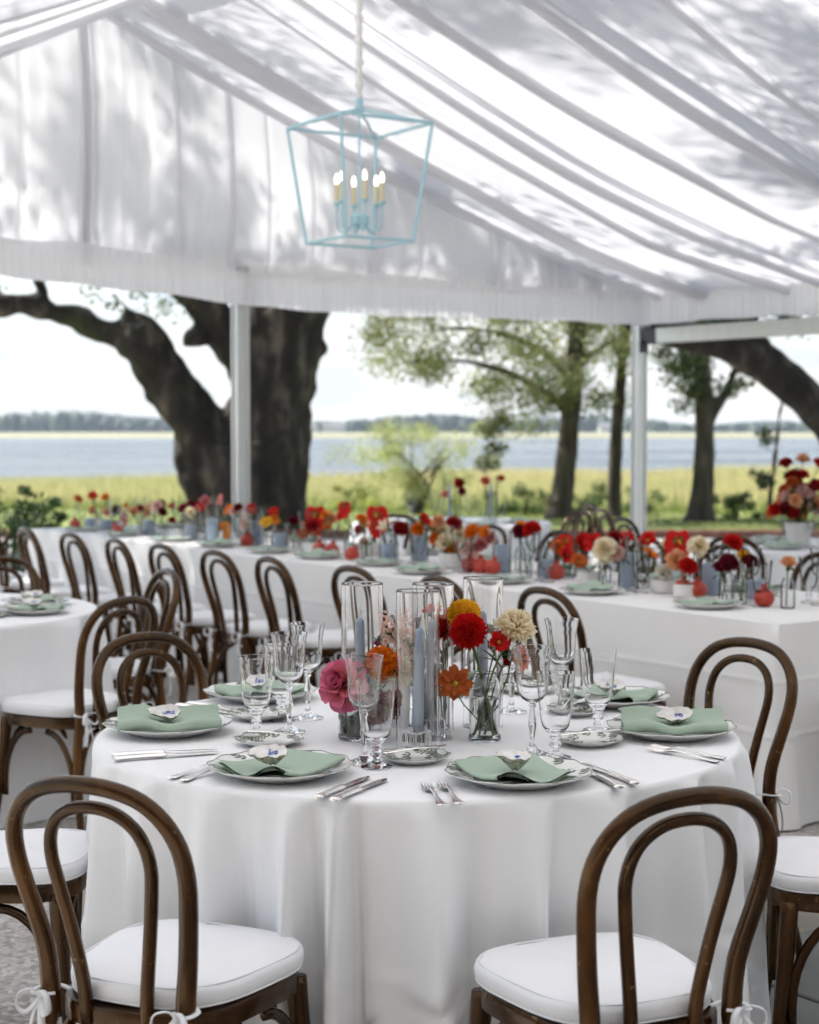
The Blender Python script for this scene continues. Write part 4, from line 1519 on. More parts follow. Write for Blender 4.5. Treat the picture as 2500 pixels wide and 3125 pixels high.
def sprig(mb, r, a, Rp, size, curl, rnd):
    """printed sprig of leaves lying on the plate surface (0.25 mm proud)"""
    def surf(x, y):
        rr = math.hypot(x, y)
        return plate_height(min(rr, Rp * .985), Rp) + .0005
    def poly(pts):
        c = (sum(p[0] for p in pts) / len(pts), sum(p[1] for p in pts) / len(pts))
        vv = [(c[0], c[1], surf(*c))] + [(x, y, surf(x, y)) for x, y in pts]
        n = len(pts)
        mb.add(vv, [(0, i + 1, (i + 1) % n + 1) for i in range(n)])
    def leaf(x, y, ang, L, w):
        ca, sa = math.cos(ang), math.sin(ang)
        pts = []
        for t, h in ((0, 0), (.3, .8), (.6, 1), (.85, .6), (1, 0), (.85, -.55), (.6, -.95), (.3, -.8)):
            px, py = t * L, h * w * .5
            pts.append((x + px * ca - py * sa, y + px * sa + py * ca))
        poly(pts)
    x, y, ang = r * math.cos(a), r * math.sin(a), a + math.pi / 2 + curl
    n = rnd.randint(4, 6)
    for i in range(n):
        step = size * .24
        leaf(x, y, ang + .75, size * rnd.uniform(.26, .42), size * .15)
        leaf(x, y, ang - .75, size * rnd.uniform(.26, .42), size * .15)
        nx, ny = x + step * math.cos(ang), y + step * math.sin(ang)
        w = size * .014
        px, py = -math.sin(ang) * w, math.cos(ang) * w
        if math.hypot(nx, ny) > Rp * .95:
            break
        poly([(x + px, y + py), (x - px, y - py), (nx - px, ny - py), (nx + px, ny + py)])
        x, y = nx, ny
        ang += curl * .5 + rnd.uniform(-.25, .25)
    leaf(x, y, ang, size * .3, size * .16)
    if rnd.random() < .6:       # a small printed blossom
        for k in range(6):
            leaf(x, y, ang + k * math.pi / 3, size * .16, size * .13)

def make_plate(Rp, seed, lobes=12, sprigs=17, ssize=.055):
    rnd = random.Random(seed)
    hs = 1.0 if Rp > .1 else .62
    prof_top = [(0, .006), (Rp * .3, .006), (Rp * .58, .006), (Rp * .64, .0085), (Rp * .70, .013), (Rp * .85, plate_h0(Rp * .85, Rp)), (Rp * .975, plate_h0(Rp * .975, Rp)), (Rp, .0262), (Rp * 1.004, .0250),
                (Rp * .97, .0222), (Rp * .70, .0092), (Rp * .63, .003), (Rp * .56, 0.0), (Rp * .53, 0.0), (Rp * .52, .0025), (0, .0025)]
    prof_top = [(a_, b_ * hs) for a_, b_ in prof_top]
    def mod(i, a, r, z):
        q = r / Rp
        if q > .72:
            s = (q - .72) / .28
            return r * (1 + s * (.016 * math.cos(lobes * a) + .006 * math.cos(lobes * 2 * a + .6))), z + s * .0012 * math.cos(lobes * a)
        return r, z
    mb = MB()
    mb.lathe(prof_top, 72, mod=mod)
    body = mb.mesh('plate_body', M_CHINA, True, 50)
    pr = MB()
    for i in range(sprigs):
        sprig(pr, Rp * rnd.uniform(.70, .86), 2 * math.pi * i / sprigs + rnd.uniform(-.12, .12), Rp, ssize * rnd.uniform(.8, 1.25), rnd.uniform(-.5, .6), rnd)
    for i in range(max(3, sprigs // 3)):
        sprig(pr, Rp * rnd.uniform(.1, .45), rnd.uniform(0, 6.28), Rp, ssize * rnd.uniform(.8, 1.2), rnd.uniform(-.6, .6), rnd)
    leafp = pr.mesh('leaf_print', M_PRINT, False)
    ln = MB()
    n = 96
    pts = []
    for k in range(n):
        a = 2 * math.pi * k / n
        r, z = mod(0, a, Rp * .992, .0262 * hs)
        pts.append((r * math.cos(a), r * math.sin(a), z + .0001))
    ln.tube(pts, .0009, 4, closed=True)
    return [('plate_body', body), ('leaf_print', leafp), ('rim_line', ln.mesh('rim_line', M_RIM, True, 180))]
PLATES = [make_plate(.150, 1), make_plate(.150, 2)]
BREADS = [make_plate(.078, 3, 10, 11, .036), make_plate(.078, 4, 10, 11, .036)]
M_PRINT_FAR = M_PRINT

def napkin_mesh(path, width, bow=0.0, wob=0.0, thick=.0016, seed=1, flare=0.0):
    """folded napkin: cross-section path (y,z) extruded over width x"""
    sp = smooth_path(path, 5)
    NXn = 18
    rnd = random.Random(seed)
    ph = rnd.uniform(0, 6)
    mb = MB()
    m = len(sp)
    # offset path for thickness
    nor = []
    for i in range(m):
        a = Vector((*sp[max(i - 1, 0)], 0)); b = Vector((*sp[min(i + 1, m - 1)], 0))
        t = (b - a).normalized()
        nor.append((-t.y, t.x))
    def P(i, k, side):
        f = k / (NXn - 1)
        x = (f - .5) * width * (1 + flare * (i / m - .5))
        y, z = sp[i]
        y += nor[i][0] * thick * side
        z += nor[i][1] * thick * side
        dip = -bow * math.exp(-((f - .5) / .17) ** 2) * max(0, min(1, (z - .008) / .02))
        w_ = wob * (math.sin(f * 7 + ph) + .6 * math.sin(f * 13 + ph * 2)) * max(0, min(1, (z - .006) / .02))
        return (x, y + w_ * .6, z + dip + w_)
    vv = [P(i, k, s) for s in (1, -1) for i in range(m) for k in range(NXn)]
    ff = []
    o2 = m * NXn
    for i in range(m - 1):
        for k in range(NXn - 1):
            q = (i * NXn + k, i * NXn + k + 1, (i + 1) * NXn + k + 1, (i + 1) * NXn + k)
            ff.append(q)
            ff.append(tuple(reversed([t + o2 for t in q])))
    for k in range(NXn - 1):
        ff.append((k + 1, k, o2 + k, o2 + k + 1))
        e = (m - 1) * NXn
        ff.append((e + k, e + k + 1, o2 + e + k + 1, o2 + e + k))
    for i in range(m - 1):
        ff.append((i * NXn, (i + 1) * NXn, o2 + (i + 1) * NXn, o2 + i * NXn))
        e = NXn - 1
        ff.append(((i + 1) * NXn + e, i * NXn + e, o2 + i * NXn + e, o2 + (i + 1) * NXn + e))
    mb.add(vv, ff)
    return mb.mesh('napkin', M_NAPKIN, True, 60)
# wide roll lying across the plate; layers doubled towards the sitter side (-y)
NAP_WIDE = napkin_mesh([(.052, .0275), (.02, .017), (-.03, .013), (-.062, .016), (-.072, .025), (-.064, .036), (-.045, .037), (-.01, .031), (.03, .037), (.062, .053)], .238, bow=.012, wob=.0022, seed=2)
# folded square, open roll towards the sitter
NAP_ROLL = napkin_mesh([(.085, .020), (.02, .0115), (-.06, .0125), (-.088, .016), (-.094, .026), (-.084, .033), (-.066, .029), (-.062, .022), (-.078, .0195), (-.086, .0255)][0:6] +
                       [(-.07, .032), (-.03, .0235), (.03, .0225), (.085, .031)], .165, bow=.004, wob=.0028, seed=4, flare=.12)
def napkin_draped(seed, mirror=False):
    """three layers folded square laid askew, its near edge rolled into open loops"""
    mb = MB()
    rnd = random.Random(seed)
    n, m = 26, 22
    Wd, D = .165, .19
    sgn = -1 if mirror else 1
    for layer in range(3):
        def S(fx, fy):
            x = (fx - .5) * Wd * (1 - .02 * layer)
            y = (fy - .5) * D * (1 - .015 * layer)
            z = .0165 + .0042 * layer
            # rolled lobes at the near edge
            near = max(0, 1 - fy / .42)
            z += near ** 1.6 * (.013 * math.cos((fx - .12) * math.pi * 2.2) + .006) * (1 if layer else .55)
            y -= near ** 2 * .004 * math.cos((fx - .12) * 7)
            z += .010 * max(0, (fy - .6) / .4) ** 1.5
            z += .0015 * math.sin(fx * 9 + seed) * math.sin(fy * 6)
            return (sgn * x, y, z)
        mb.grid(S, n, m)
    # folded spine joining the layers on one side
    def Sp(fx, fy):
        a = math.pi * (fx - .5)
        b = S(0, fy)
        return (b[0] - sgn * .006 * math.cos(a), b[1], b[2] - .0042 - .0042 * math.sin(a) * -1)
    mb.grid(Sp, 7, m)
    me = mb.mesh('napkin', M_NAPKIN, True, 70)
    return me
NAP_DRAPE = [napkin_draped(1), napkin_draped(5, True)]

# ------------------------------------------------------------------ oyster shells with hand-lettered names
M_SHELLIN = noisy('oyster pearl inside', [(0.3, (0.62, 0.58, 0.52)), (0.6, (0.80, 0.785, 0.76))], scale=45, rough=0.3, bump=0.2, bscale=60, dist=0.002)
M_SHELLOUT = noisy('oyster rough outside', [(0.3, (0.24, 0.23, 0.16)), (0.48, (0.50, 0.48, 0.40)), (0.7, (0.74, 0.71, 0.65))], scale=70, detail=8, rough=0.85, bump=0.9, bscale=120, dist=0.004, two=(60, .6, .7, (.22, .10, .06)))
M_INK = plain('blue ink', (0.05, 0.16, 0.60), 0.4)
def shell_parts(seed, word, L=.078, Wd=.048):
    rnd = random.Random(seed)
    def edge(a):
        r = 1 + .10 * math.sin(2 * a + seed) + .035 * math.sin(3 * a + seed * 2) + .16 * mnoise.noise((math.cos(a) * 2.2, math.sin(a) * 2.2, seed * 1.7)) + .07 * mnoise.noise((math.cos(a) * 6, math.sin(a) * 6, seed * 3.1))
        return (L / 2 * math.cos(a) * r * (1.0 - .25 * math.cos(a)), Wd / 2 * math.sin(a) * r)
    n = 40
    bot, top = MB(), MB()
    vb, fb = [], []
    rows = 7
    for j in range(rows):
        t = j / (rows - 1)
        for k in range(n):
            x, y = edge(2 * math.pi * k / n)
            q = math.sin(t * math.pi / 2)
            jig = .0016 * mnoise.noise((x * 120 * q, y * 120 * q, seed + t * 5))
            rr = .25 + .75 * q
            vb.append((x * rr + jig, y * rr + jig, -.028 * (1 - t) ** 1.5 + .004 * (1 - t) * math.sin(k * .9) + jig * 1.5 + (.002 * math.sin(k * 1.3 + seed) if t == 1 else 0)))
    for j in range(rows - 1):
        for k in range(n):
            k2 = (k + 1) % n
            fb.append((j * n + k, (j) * n + k2, (j + 1) * n + k2, (j + 1) * n + k))
    fb.append(tuple(reversed(range(n))))
    bot.add(vb, fb)
    vt, ft = [], []
    for j in range(rows):
        t = j / (rows - 1)
        for k in range(n):
            x, y = edge(2 * math.pi * k / n)
            rr = .15 + .83 * t
            vt.append((x * rr, y * rr, -.0045 * (1 - t * t) + .0007 + (.002 * math.sin(k * 1.3 + seed) if t == 1 else 0)))
    for j in range(rows - 1):
        for k in range(n):
            k2 = (k + 1) % n
            ft.append((j * n + k, j * n + k2, (j + 1) * n + k2, (j + 1) * n + k))
    ft.append(tuple(range(n)))
    top.add(vt, ft)
    STROKES = {'L': [[(.75, .95), (.45, 1.0), (.38, .75), (.45, .4), (.35, .08), (.1, .0), (.05, .14), (.3, .14), (.6, .0), (.9, .12)]],
               'l': [[(.1, .1), (.5, .6), (.55, .98), (.35, .95), (.3, .3), (.45, .02), (.8, .12)]],
               'i': [[(.1, .45), (.35, .5), (.35, .1), (.6, .05)], [(.38, .72), (.42, .76)]],
               'a': [[(.8, .5), (.4, .55), (.15, .25), (.35, .02), (.65, .15), (.8, .5), (.78, .1), (1.0, .05)]],
               'e': [[(.15, .25), (.7, .35), (.6, .55), (.25, .5), (.15, .2), (.4, .02), (.85, .12)]],
               'o': [[(.5, .55), (.2, .4), (.2, .1), (.55, .02), (.8, .3), (.5, .55), (.95, .5)]],
               'u': [[(.1, .5), (.15, .1), (.45, .02), (.7, .25), (.75, .52), (.75, .08), (1.0, .05)]],
               'r': [[(.1, .1), (.3, .55), (.4, .42), (.7, .5), (.65, .1), (.9, .05)]]}
    ink = MB()
    h = .017
    x0 = -len(word) * h * .62 / 2
    for i, ch in enumerate(word):
        for st in STROKES[ch]:
            sp = smooth_path(st, 4)
            ink.tube([(x0 + i * h * .62 + px * h * .62, -.008 + py * h, -.0020) for px, py in sp], .0010, 5)
    return [('shell_body', bot.mesh('shell_body', M_SHELLOUT, True, 180)), ('pearl_face', top.mesh('pearl_face', M_SHELLIN, True, 180)), ('lettering', ink.mesh('lettering', M_INK, True, 180))]

# ------------------------------------------------------------------ cutlery (local: lies along +y, tip at +y)
def sweep_flat(sec, mb, n=10):
    """sec: list of (y, z, halfwidth, halfthick)"""
    sp = smooth_path(sec, 4)
    vv, ff = [], []
    for (y, z, w, h) in sp:
        for k in range(n):
            a = 2 * math.pi * k / n
            vv.append((math.cos(a) * max(w, .0003), y, z + math.sin(a) * max(h, .0003)))
    m = len(sp)
    for i in range(m - 1):
        for k in range(n):
            k2 = (k + 1) % n
            ff.append((i * n + k, (i + 1) * n + k, (i + 1) * n + k2, i * n + k2))
    ff.append(tuple(range(n)))
    ff.append(tuple(reversed(range((m - 1) * n, m * n))))
    mb.add(vv, ff)
def make_fork():
    h = MB()
    sweep_flat([(-.100, .0035, .004, .0016), (-.096, .0035, .0095, .0022), (-.085, .0035, .0105, .0022), (-.070, .004, .0075, .002), (-.04, .006, .0042, .0021), (.0, .0095, .0034, .0021), (.022, .0105, .0042, .002)], h)
    t = MB()
    sweep_flat([(.018, .0105, .004, .002), (.03, .009, .0095, .0016), (.042, .006, .0118, .0013), (.052, .0045, .0118, .0012)], t)
    for i in range(4):
        x = (i - 1.5) * .0062
        t.tube([(x, .050, .0046), (x, .066, .004), (x, .082, .0055), (x * .96, .096, .0085)], [.0019, .0018, .0016, .0006], 6)
    return [('handle', h.mesh('handle', M_SILVER, True, 50)), ('tines', t.mesh('tines', M_SILVER, True, 50))]
def make_knife():
    h, b = MB(), MB()
    sweep_flat([(-.118, .0065, .0045, .003), (-.114, .0065, .0098, .0048), (-.104, .0065, .0105, .005), (-.09, .0065, .0082, .0048), (-.05, .0065, .0074, .0048), (-.02, .0065, .0085, .0052), (-.006, .0065, .0088, .005), (-.001, .0065, .006, .004)], h)
    sweep_flat([(-.002, .0062, .0055, .0022), (.006, .006, .0068, .0016), (.03, .0055, .0092, .0011), (.08, .0048, .0098, .0010), (.105, .0045, .0075, .0009), (.118, .0045, .001, .0006)], b)
    return [('handle', h.mesh('handle', M_SILVER, True, 50)), ('blade', b.mesh('blade', M_SILVER, True, 50))]
def make_spreader():
    b = MB()
    sweep_flat([(-.075, .003, .0035, .0018), (-.07, .003, .0075, .0024), (-.055, .003, .006, .0022), (-.02, .004, .0036, .002), (.0, .0045, .0036, .002), (.012, .004, .0075, .0013), (.045, .0035, .0105, .001), (.066, .0035, .006, .0008), (.070, .0035, .001, .0006)], b)
    return b.mesh('butter_knife', M_SILVER, True, 50)
FORK, KNIFE, SPREAD = make_fork(), make_knife(), make_spreader()

# ------------------------------------------------------------------ glasses
def solid_glass(outer, inner, n=40, mat=M_GLASS, name='glass', ribs=None):
    mb = MB()
    mb.lathe(outer + inner, n, mod=ribs)
    return mb.mesh(name, mat, True, 38)
def goblet(mat=M_GLASS, n=40):
    outer = [(0, 0), (.030, 0), (.0335, .0012), (.034, .003), (.026, .006), (.012, .0105), (.0085, .018), (.0085, .024), (.0135, .029), (.0135, .033), (.0085, .037), (.0095, .041), (.0125, .044), (.0125, .048), (.0105, .0505), (.020, .058), (.029, .070), (.0335, .088), (.0365, .115), (.0395, .150), (.0425, .186), (.0428, .188)]
    inner = [(.0416, .188), (.0383, .150), (.0352, .115), (.0322, .088), (.0275, .071), (.018, .062), (0, .0585)]
    return solid_glass(outer, inner, n, mat, 'water_goblet')
def wineglass(mat=M_GLASS, n=40):
    outer = [(0, 0), (.036, 0), (.0392, .0012), (.0395, .0028), (.028, .0065), (.014, .013), (.0075, .022), (.0055, .034), (.0062, .050), (.0092, .066), (.0085, .080), (.0052, .094), (.0048, .104), (.0085, .109), (.0085, .112), (.006, .115), (.012, .119), (.024, .127), (.033, .142), (.0368, .162), (.037, .180), (.0378, .200), (.0408, .222), (.0447, .240), (.0450, .2415)]
    inner = [(.0436, .2412), (.0395, .222), (.0366, .200), (.0358, .180), (.0356, .162), (.0316, .143), (.0228, .1295), (.010, .1235), (0, .1225)]
    return solid_glass(outer, inner, n, mat, 'wine_glass')
def cylinder_vase(Rr, H, mat=M_GLASS, n=48, t=.0019, name='hurricane_cylinder', floor=True):
    outer = [(0, 0), (Rr * .94, 0), (Rr, .003), (Rr, .006), (Rr, .01), (Rr, H - .006), (Rr, H - .002), (Rr - t * .5, H)]
    inner = [(Rr - t, H - .002), (Rr - t, H - .006), (Rr - t, .012), (Rr - t, .008), (Rr - t * 2, .0055), (0, .0055)]
    if not floor:
        outer = [(Rr - t, .0015), (Rr - t * .5, 0), (Rr, .0015), (Rr, .004), (Rr, H - .004), (Rr, H - .0015), (Rr - t * .5, H)]
        inner = [(Rr - t, H - .0015), (Rr - t, H - .004), (Rr - t, .004), (Rr - t, .0015)]
    return solid_glass(outer, inner, n, mat, name)
def bottle_vase(mat=M_GLASS, n=40, H=.157, Rr=.037, neck=.026):
    outer = [(0, 0), (Rr * .9, 0), (Rr, .004), (Rr, .008), (Rr, .014), (Rr, H - .052), (Rr, H - .045), (Rr * .97, H - .032), (Rr * .82, H - .018), (neck, H - .010), (neck, H - .002), (neck - .001, H)]
    inner = [(neck - .0026, H - .002), (neck - .0026, H - .010), (Rr * .77, H - .020), (Rr * .91, H - .034), (Rr - .0028, H - .045), (Rr - .0028, H - .052), (Rr - .0028, .016), (Rr - .0028, .012), (Rr * .85, .008), (0, .0075)]
    return solid_glass(outer, inner, n, mat, 'bud_vase')
GOBLET, WINE = goblet(), wineglass()
GOBLET_F, WINE_F = goblet(M_THIN, 20), wineglass(M_THIN, 20)
HURR = cylinder_vase(.0485, .36, floor=False)
BOTTLE = bottle_vase()
BOTTLE_F = bottle_vase(M_THIN, 16)
CYL_F = cylinder_vase(.046, .2, M_THIN, 22, floor=False)
def water_in(Rr, h):
    mb = MB()
    mb.lathe([(0, .0078), (Rr * .84, .0082), (Rr - .0031, .0125), (Rr - .0031, .016), (Rr - .0031, h - .003), (Rr - .0031, h - .001), (Rr - .0045, h), (0, h)], 32)
    return mb.mesh('water', M_WATER, True, 40)
# taper candle and ribbed glass holder
def taper_parts(H=.28):
    mb = MB()
    mb.lathe([(0, .045), (.0118, .045), (.0120, .06), (.0112, H * .5), (.0100, H * .85), (.0094, H), (.0085, H + .006), (.004, H + .013), (0, H + .014)], 20)
    wk = MB()
    wk.tube([(0, 0, H + .012), (.0008, 0, H + .024), (.003, .001, H + .03)], .0012, 5)
    return [('wax', mb.mesh('wax', M_CANDLE, True, 60)), ('wick', wk.mesh('wick', M_WICK))]
TAPER = taper_parts()
def holder_mesh():
    def ribs(i, a, r, z):
        return (r * (1 + (.035 * math.cos(24 * a) if r > .02 else 0)), z)
    outer = [(0, 0), (.0335, 0), (.0355, .003), (.0355, .006), (.0355, .037), (.0355, .040), (.034, .048), (.026, .054), (.021, .060), (.0195, .066)]
    inner = [(.0165, .066), (.0145, .058), (.0135, .042), (0, .042)]
    return solid_glass(outer, inner, 96, M_GLASS, 'candle_holder', ribs)
HOLDER = holder_mesh()
def pillar_parts(Rr, H):
    mb = MB()
    mb.lathe([(0, 0), (Rr - .002, 0), (Rr, .003), (Rr, H - .006), (Rr - .005, H), (Rr * .6, H - .003), (0, H - .004)], 24)
    wk = MB()
    wk.tube([(0, 0, H - .005), (.001, 0, H + .012)], .0014, 5)
    return [('wax', mb.mesh('wax', M_CANDLE, True, 50)), ('wick', wk.mesh('wick', M_WICK))]
def bowl_mesh(Rr=.062, H=.062):
    mb = MB()
    mb.lathe([(0, 0), (Rr * .7, 0), (Rr * .92, .006), (Rr, H * .5), (Rr, H), (Rr - .004, H), (Rr - .005, H * .5), (Rr * .8, .010), (0, .009)], 28)
    return mb.mesh('white_bowl', M_CERAMIC, True, 45)
BOWL = bowl_mesh()
def pomegranate_parts():
    mb = MB()
    def mod(i, a, r, z):
        return (r * (1 + .035 * math.cos(5 * a + z * 20)), z)
    mb.lathe([(0, 0), (.018, .001), (.034, .012), (.0415, .032), (.040, .050), (.030, .066), (.016, .075), (0, .077)], 20, mod=mod)
    cr = MB()
    cr.lathe([(0, .072), (.012, .074), (.011, .082), (.0135, .092), (.0115, .092), (.008, .083), (0, .082)], 14, mod=lambda i, a, r, z: (r * (1 + (.2 * math.cos(6 * a) if z > .09 else 0)), z + (.004 * math.cos(6 * a) if z > .09 else 0)))
    return [('fruit', mb.mesh('fruit', M_POMEG, True, 180)), ('crown', cr.mesh('crown', M_POMEG, True, 60))]
POMEG = pomegranate_parts()

# ================================================================== FLOWERS
FCOL = {'rust': (.60, .14, .03), 'red': (.66, .014, .012), 'dkred': (.40, .012, .014), 'burg': (.20, .010, .028), 'peach': (.93, .54, .30), 'pink': (.80, .34, .32), 'coral': (.85, .28, .17),
        'orange': (.90, .25, .015), 'yellow': (.95, .55, .03), 'cream': (1.0, .86, .64), 'palepink': (.90, .64, .56), 'white': (.80, .74, .64), 'hotpink': (.70, .13, .24), 'mauve': (.33, .10, .10), 'gold': (.78, .36, .02)}
FM = {k: leaf_mat('petal ' + k, v, trans=0.55 if k in ('cream', 'peach', 'palepink', 'white', 'pink') else 0.4, rough=0.6, var=0.15) for k, v in FCOL.items()}
FM['rosegrad'] = None
def rose_mat():
    m, n, l, b = new_mat('petal pink coral rose')
    tc = n.new('ShaderNodeTexCoord')
    vl = n.new('ShaderNodeVectorMath'); vl.operation = 'LENGTH'
    l.new(tc.outputs['Object'], vl.inputs[0])
    rp = n.new('ShaderNodeValToRGB')
    el = rp.color_ramp.elements
    el[0].position, el[0].color = .3, (.74, .25, .16, 1)
    el[1].position, el[1].color = .95, (.72, .17, .30, 1)
    l.new(vl.outputs['Value'], rp.inputs['Fac'])
    l.new(rp.outputs['Color'], b.inputs['Base Color'])
    b.inputs['Roughness'].default_value = .6
    tr = n.new('ShaderNodeBsdfTranslucent')
    l.new(rp.outputs['Color'], tr.inputs['Color'])
    mx = n.new('ShaderNodeMixShader'); mx.inputs['Fac'].default_value = .22
    l.new(b.outputs['BSDF'], mx.inputs[1]); l.new(tr.outputs['BSDF'], mx.inputs[2])
    l.new(mx.outputs['Shader'], n['Material Output'].inputs['Surface'])
    return m
FM['rosegrad'] = rose_mat()

def petal(mb, M, L, Wd, cup=.3, curl=.2, ruffle=0.0, nu=5, nv=5, tip=.7, seed=0.0):
    """petal from the origin along +z, width along x, hollow side facing +y"""
    def S(fu, fv):
        u = fu * 2 - 1
        w = Wd * (math.sin(math.pi * min(1, .12 + fv * (.88 - .30 * (1 - tip)))) ** .7 if tip < .9 else (.25 + .75 * fv ** .6) * (1 - .25 * max(0, fv - .75) / .25)) * .5
        x = u * w
        y = cup * Wd * (u * u) * .5 + curl * L * (fv - .5) ** 2 * (-1 if fv > .5 else .3)
        z = L * fv * (1 - .10 * u * u * (1 if fv > .7 else 0))
        if ruffle:
            e = fv ** 2
            y += ruffle * Wd * e * math.sin(u * 7 + seed * 3 + fv * 3)
            z += ruffle * .6 * L * e * math.sin(u * 11 + seed * 5)
        return (x, y, z)
    mb.grid(S, nu, nv, M=M)

def place(dirv, roll=0.0, off=0.0, tilt=0.0):
    """frame whose z points along dirv and whose +y faces the flower axis (+Z)"""
    d = Vector(dirv).normalized()
    axis = Vector((0, 0, 1))
    y = axis - d * axis.dot(d)
    if y.length < 1e-3:
        y = Vector((math.cos(roll), math.sin(roll), 0))
    y.normalize()
    x = y.cross(d).normalized()
    y = d.cross(x)
    M = Matrix((x, y, d)).transposed().to_4x4()
    return Matrix.Translation(d * off) @ M

GA = 2.39996
BLOOMS = {}
def bloom(kind, col, seed=0):
    """unit bloom: radius about 1, faces +Z, base at the origin. returns list of (name, mesh)"""
    key = (kind, col, seed)
    if key in BLOOMS:
        return BLOOMS[key]
    rnd = random.Random(hash(kind) % 100 + seed)
    rnd = random.Random(len(kind) * 7 + seed * 13 + ord(kind[0]))
    mb, extra = MB(), []
    mat = FM[col]
    if kind in ('pom', 'dahlia'):
        n = 78 if kind == 'pom' else 150
        for i in range(n):
            f = (i + .5) / n
            el = math.acos(1 - 1.32 * f)            # from the pole past the equator
            a = i * GA
            d = (math.sin(el) * math.cos(a), math.sin(el) * math.sin(a), math.cos(el))
            L = (.34 + .22 * f) * rnd.uniform(.9, 1.1)
            M = Matrix.Translation((0, 0, .35)) @ place(d, a, .62 - .30 * f * (0 if kind == 'pom' else .4)) @ Matrix.Rotation(R(-28 if kind == 'pom' else -16), 4, 'X')
            petal(mb, M, L, .40 if kind == 'pom' else .25, .9, .5, 0, 4, 4, tip=.75, seed=i)
        mb.sphere((0, 0, .35), .62, 12, 8)
    elif kind == 'marigold':
        for i in range(190):
            f = (i + .5) / 190
            el = math.acos(1 - 1.35 * f)
            a = i * GA
            d = (math.sin(el) * math.cos(a), math.sin(el) * math.sin(a), math.cos(el))
            M = Matrix.Translation((0, 0, .3)) @ place(d, a, .6) @ Matrix.Rotation(rnd.uniform(-.5, .5), 4, 'X') @ Matrix.Rotation(rnd.uniform(-1, 1), 4, 'Z')
            petal(mb, M, rnd.uniform(.3, .42), .30, .5, .3, .22, 5, 3, tip=1, seed=i)
        mb.sphere((0, 0, .3), .62, 12, 8)
    elif kind in ('rose',):
        for ring, (n, el, L, off, w, rot) in enumerate(((5, 8, .75, .05, .62, -10), (6, 20, .85, .05, .75, -12), (7, 38, .95, .05, .86, -10), (7, 58, 1.0, .05, .95, 4), (7, 78, 1.05, .05, 1.0, 22))):
            for i in range(n):
                a = 2 * math.pi * (i + .5 * ring) / n + rnd.uniform(-.15, .15)
                e = R(el + rnd.uniform(-5, 5))
                d = (math.sin(e) * math.cos(a), math.sin(e) * math.sin(a), math.cos(e))
                M = Matrix.Translation((0, 0, .05)) @ place(d, a, off) @ Matrix.Rotation(R(rot), 4, 'X')
                petal(mb, M, L * rnd.uniform(.92, 1.05), w, .85 - ring * .08, .35, .035, 7, 6, tip=1, seed=i + ring)
        for i in range(14):
            a = i * GA
            e = R(4 + i * 1.4)
            d = (math.sin(e) * math.cos(a), math.sin(e) * math.sin(a), math.cos(e))
            petal(mb, place(d, a, .1) @ Matrix.Rotation(R(-14), 4, 'X'), .72, .35, 1.0, .3, .05, 4, 4, tip=1, seed=i)
    elif kind == 'carn':
        for ring, (n, el, L, w) in enumerate(((6, 10, .85, .5), (8, 30, .95, .62), (9, 52, 1.0, .72), (9, 74, 1.0, .8), (8, 96, .9, .8))):
            for i in range(n):
                a = 2 * math.pi * (i + .37 * ring) / n + rnd.uniform(-.2, .2)
                e = R(el + rnd.uniform(-8, 8))
                d = (math.sin(e) * math.cos(a), math.sin(e) * math.sin(a), math.cos(e))
                M = Matrix.Translation((0, 0, .12)) @ place(d, a, .0) @ Matrix.Rotation(R(rnd.uniform(-12, 12)), 4, 'X')
                petal(mb, M, L * rnd.uniform(.85, 1.08), w, .3, .1, .17, 9, 5, tip=1, seed=i * 1.7 + ring)
    elif kind in ('open', 'anem', 'daisy', 'rustflower'):
        rings = ((6, 62, 1.0, .95), (5, 44, .85, .8)) if kind in ('open', 'anem') else (((13, 72, 1.0, .42), (11, 58, .9, .4)) if kind == 'daisy' else ((8, 72, 1.05, .74), (6, 48, .8, .55)))
        for ring, (n, el, L, w) in enumerate(rings):
            for i in range(n):
                a = 2 * math.pi * (i + .5 * ring) / n + rnd.uniform(-.12, .12)
                e = R(el + rnd.uniform(-7, 7))
                d = (math.sin(e) * math.cos(a), math.sin(e) * math.sin(a), math.cos(e))
                petal(mb, place(d, a, .08), L * rnd.uniform(.9, 1.08), w, .4, .35, .06 if kind != 'rustflower' else .12, 6, 5, tip=.95 if kind != 'rustflower' else .97, seed=i + ring * 3)
        c = MB()
        c.sphere((0, 0, .16), .2 if kind != 'daisy' else .26, 10, 7, (1, 1, .7))
        for i in range(26):
            a = i * GA
            rr = .22 + .16 * ((i % 5) / 5)
            c.tube([(.1 * math.cos(a), .1 * math.sin(a), .12), (rr * math.cos(a), rr * math.sin(a), .3)], [.012, .02], 4)
        extra.append(('flower_centre', c.mesh('flower_centre', M_DARKC if kind == 'anem' else (M_GOLD if kind != 'open' else M_GOLD))))
        if kind == 'anem':
            c = MB()
            c.grid(lambda u, v: ((.22 + .22 * v) * math.cos(2 * math.pi * u), (.22 + .22 * v) * math.sin(2 * math.pi * u), .15 + .10 * v), 20, 3, cu=True)
            extra.append(('pale_ring', c.mesh('pale_ring', FM['palepink'])))
    elif kind == 'anth':
        def S(u, v):
            a = (u - .5) * 2 * math.pi
            # heart outline
            r = (1.0 - .30 * math.cos(a) ** 9 + .12 * math.cos(2 * a)) * v
            x, y = r * math.sin(a), -r * math.cos(a) * 1.12 * (-1)
            if abs(a) < .5:
                y -= .25 * v * (.5 - abs(a))
            z = .10 * v * v * math.cos(2 * a) - .12 * v * v + .02 * math.sin(a * 5) * v
            return (x, y - .25 * v, z + .12)
        mb.grid(S, 40, 7, cu=True)
        c = MB()
        c.tube([(0, .05, .12), (0, -.02, .32), (0, -.12, .62), (0, -.18, .8)], [.075, .085, .075, .03], 8)
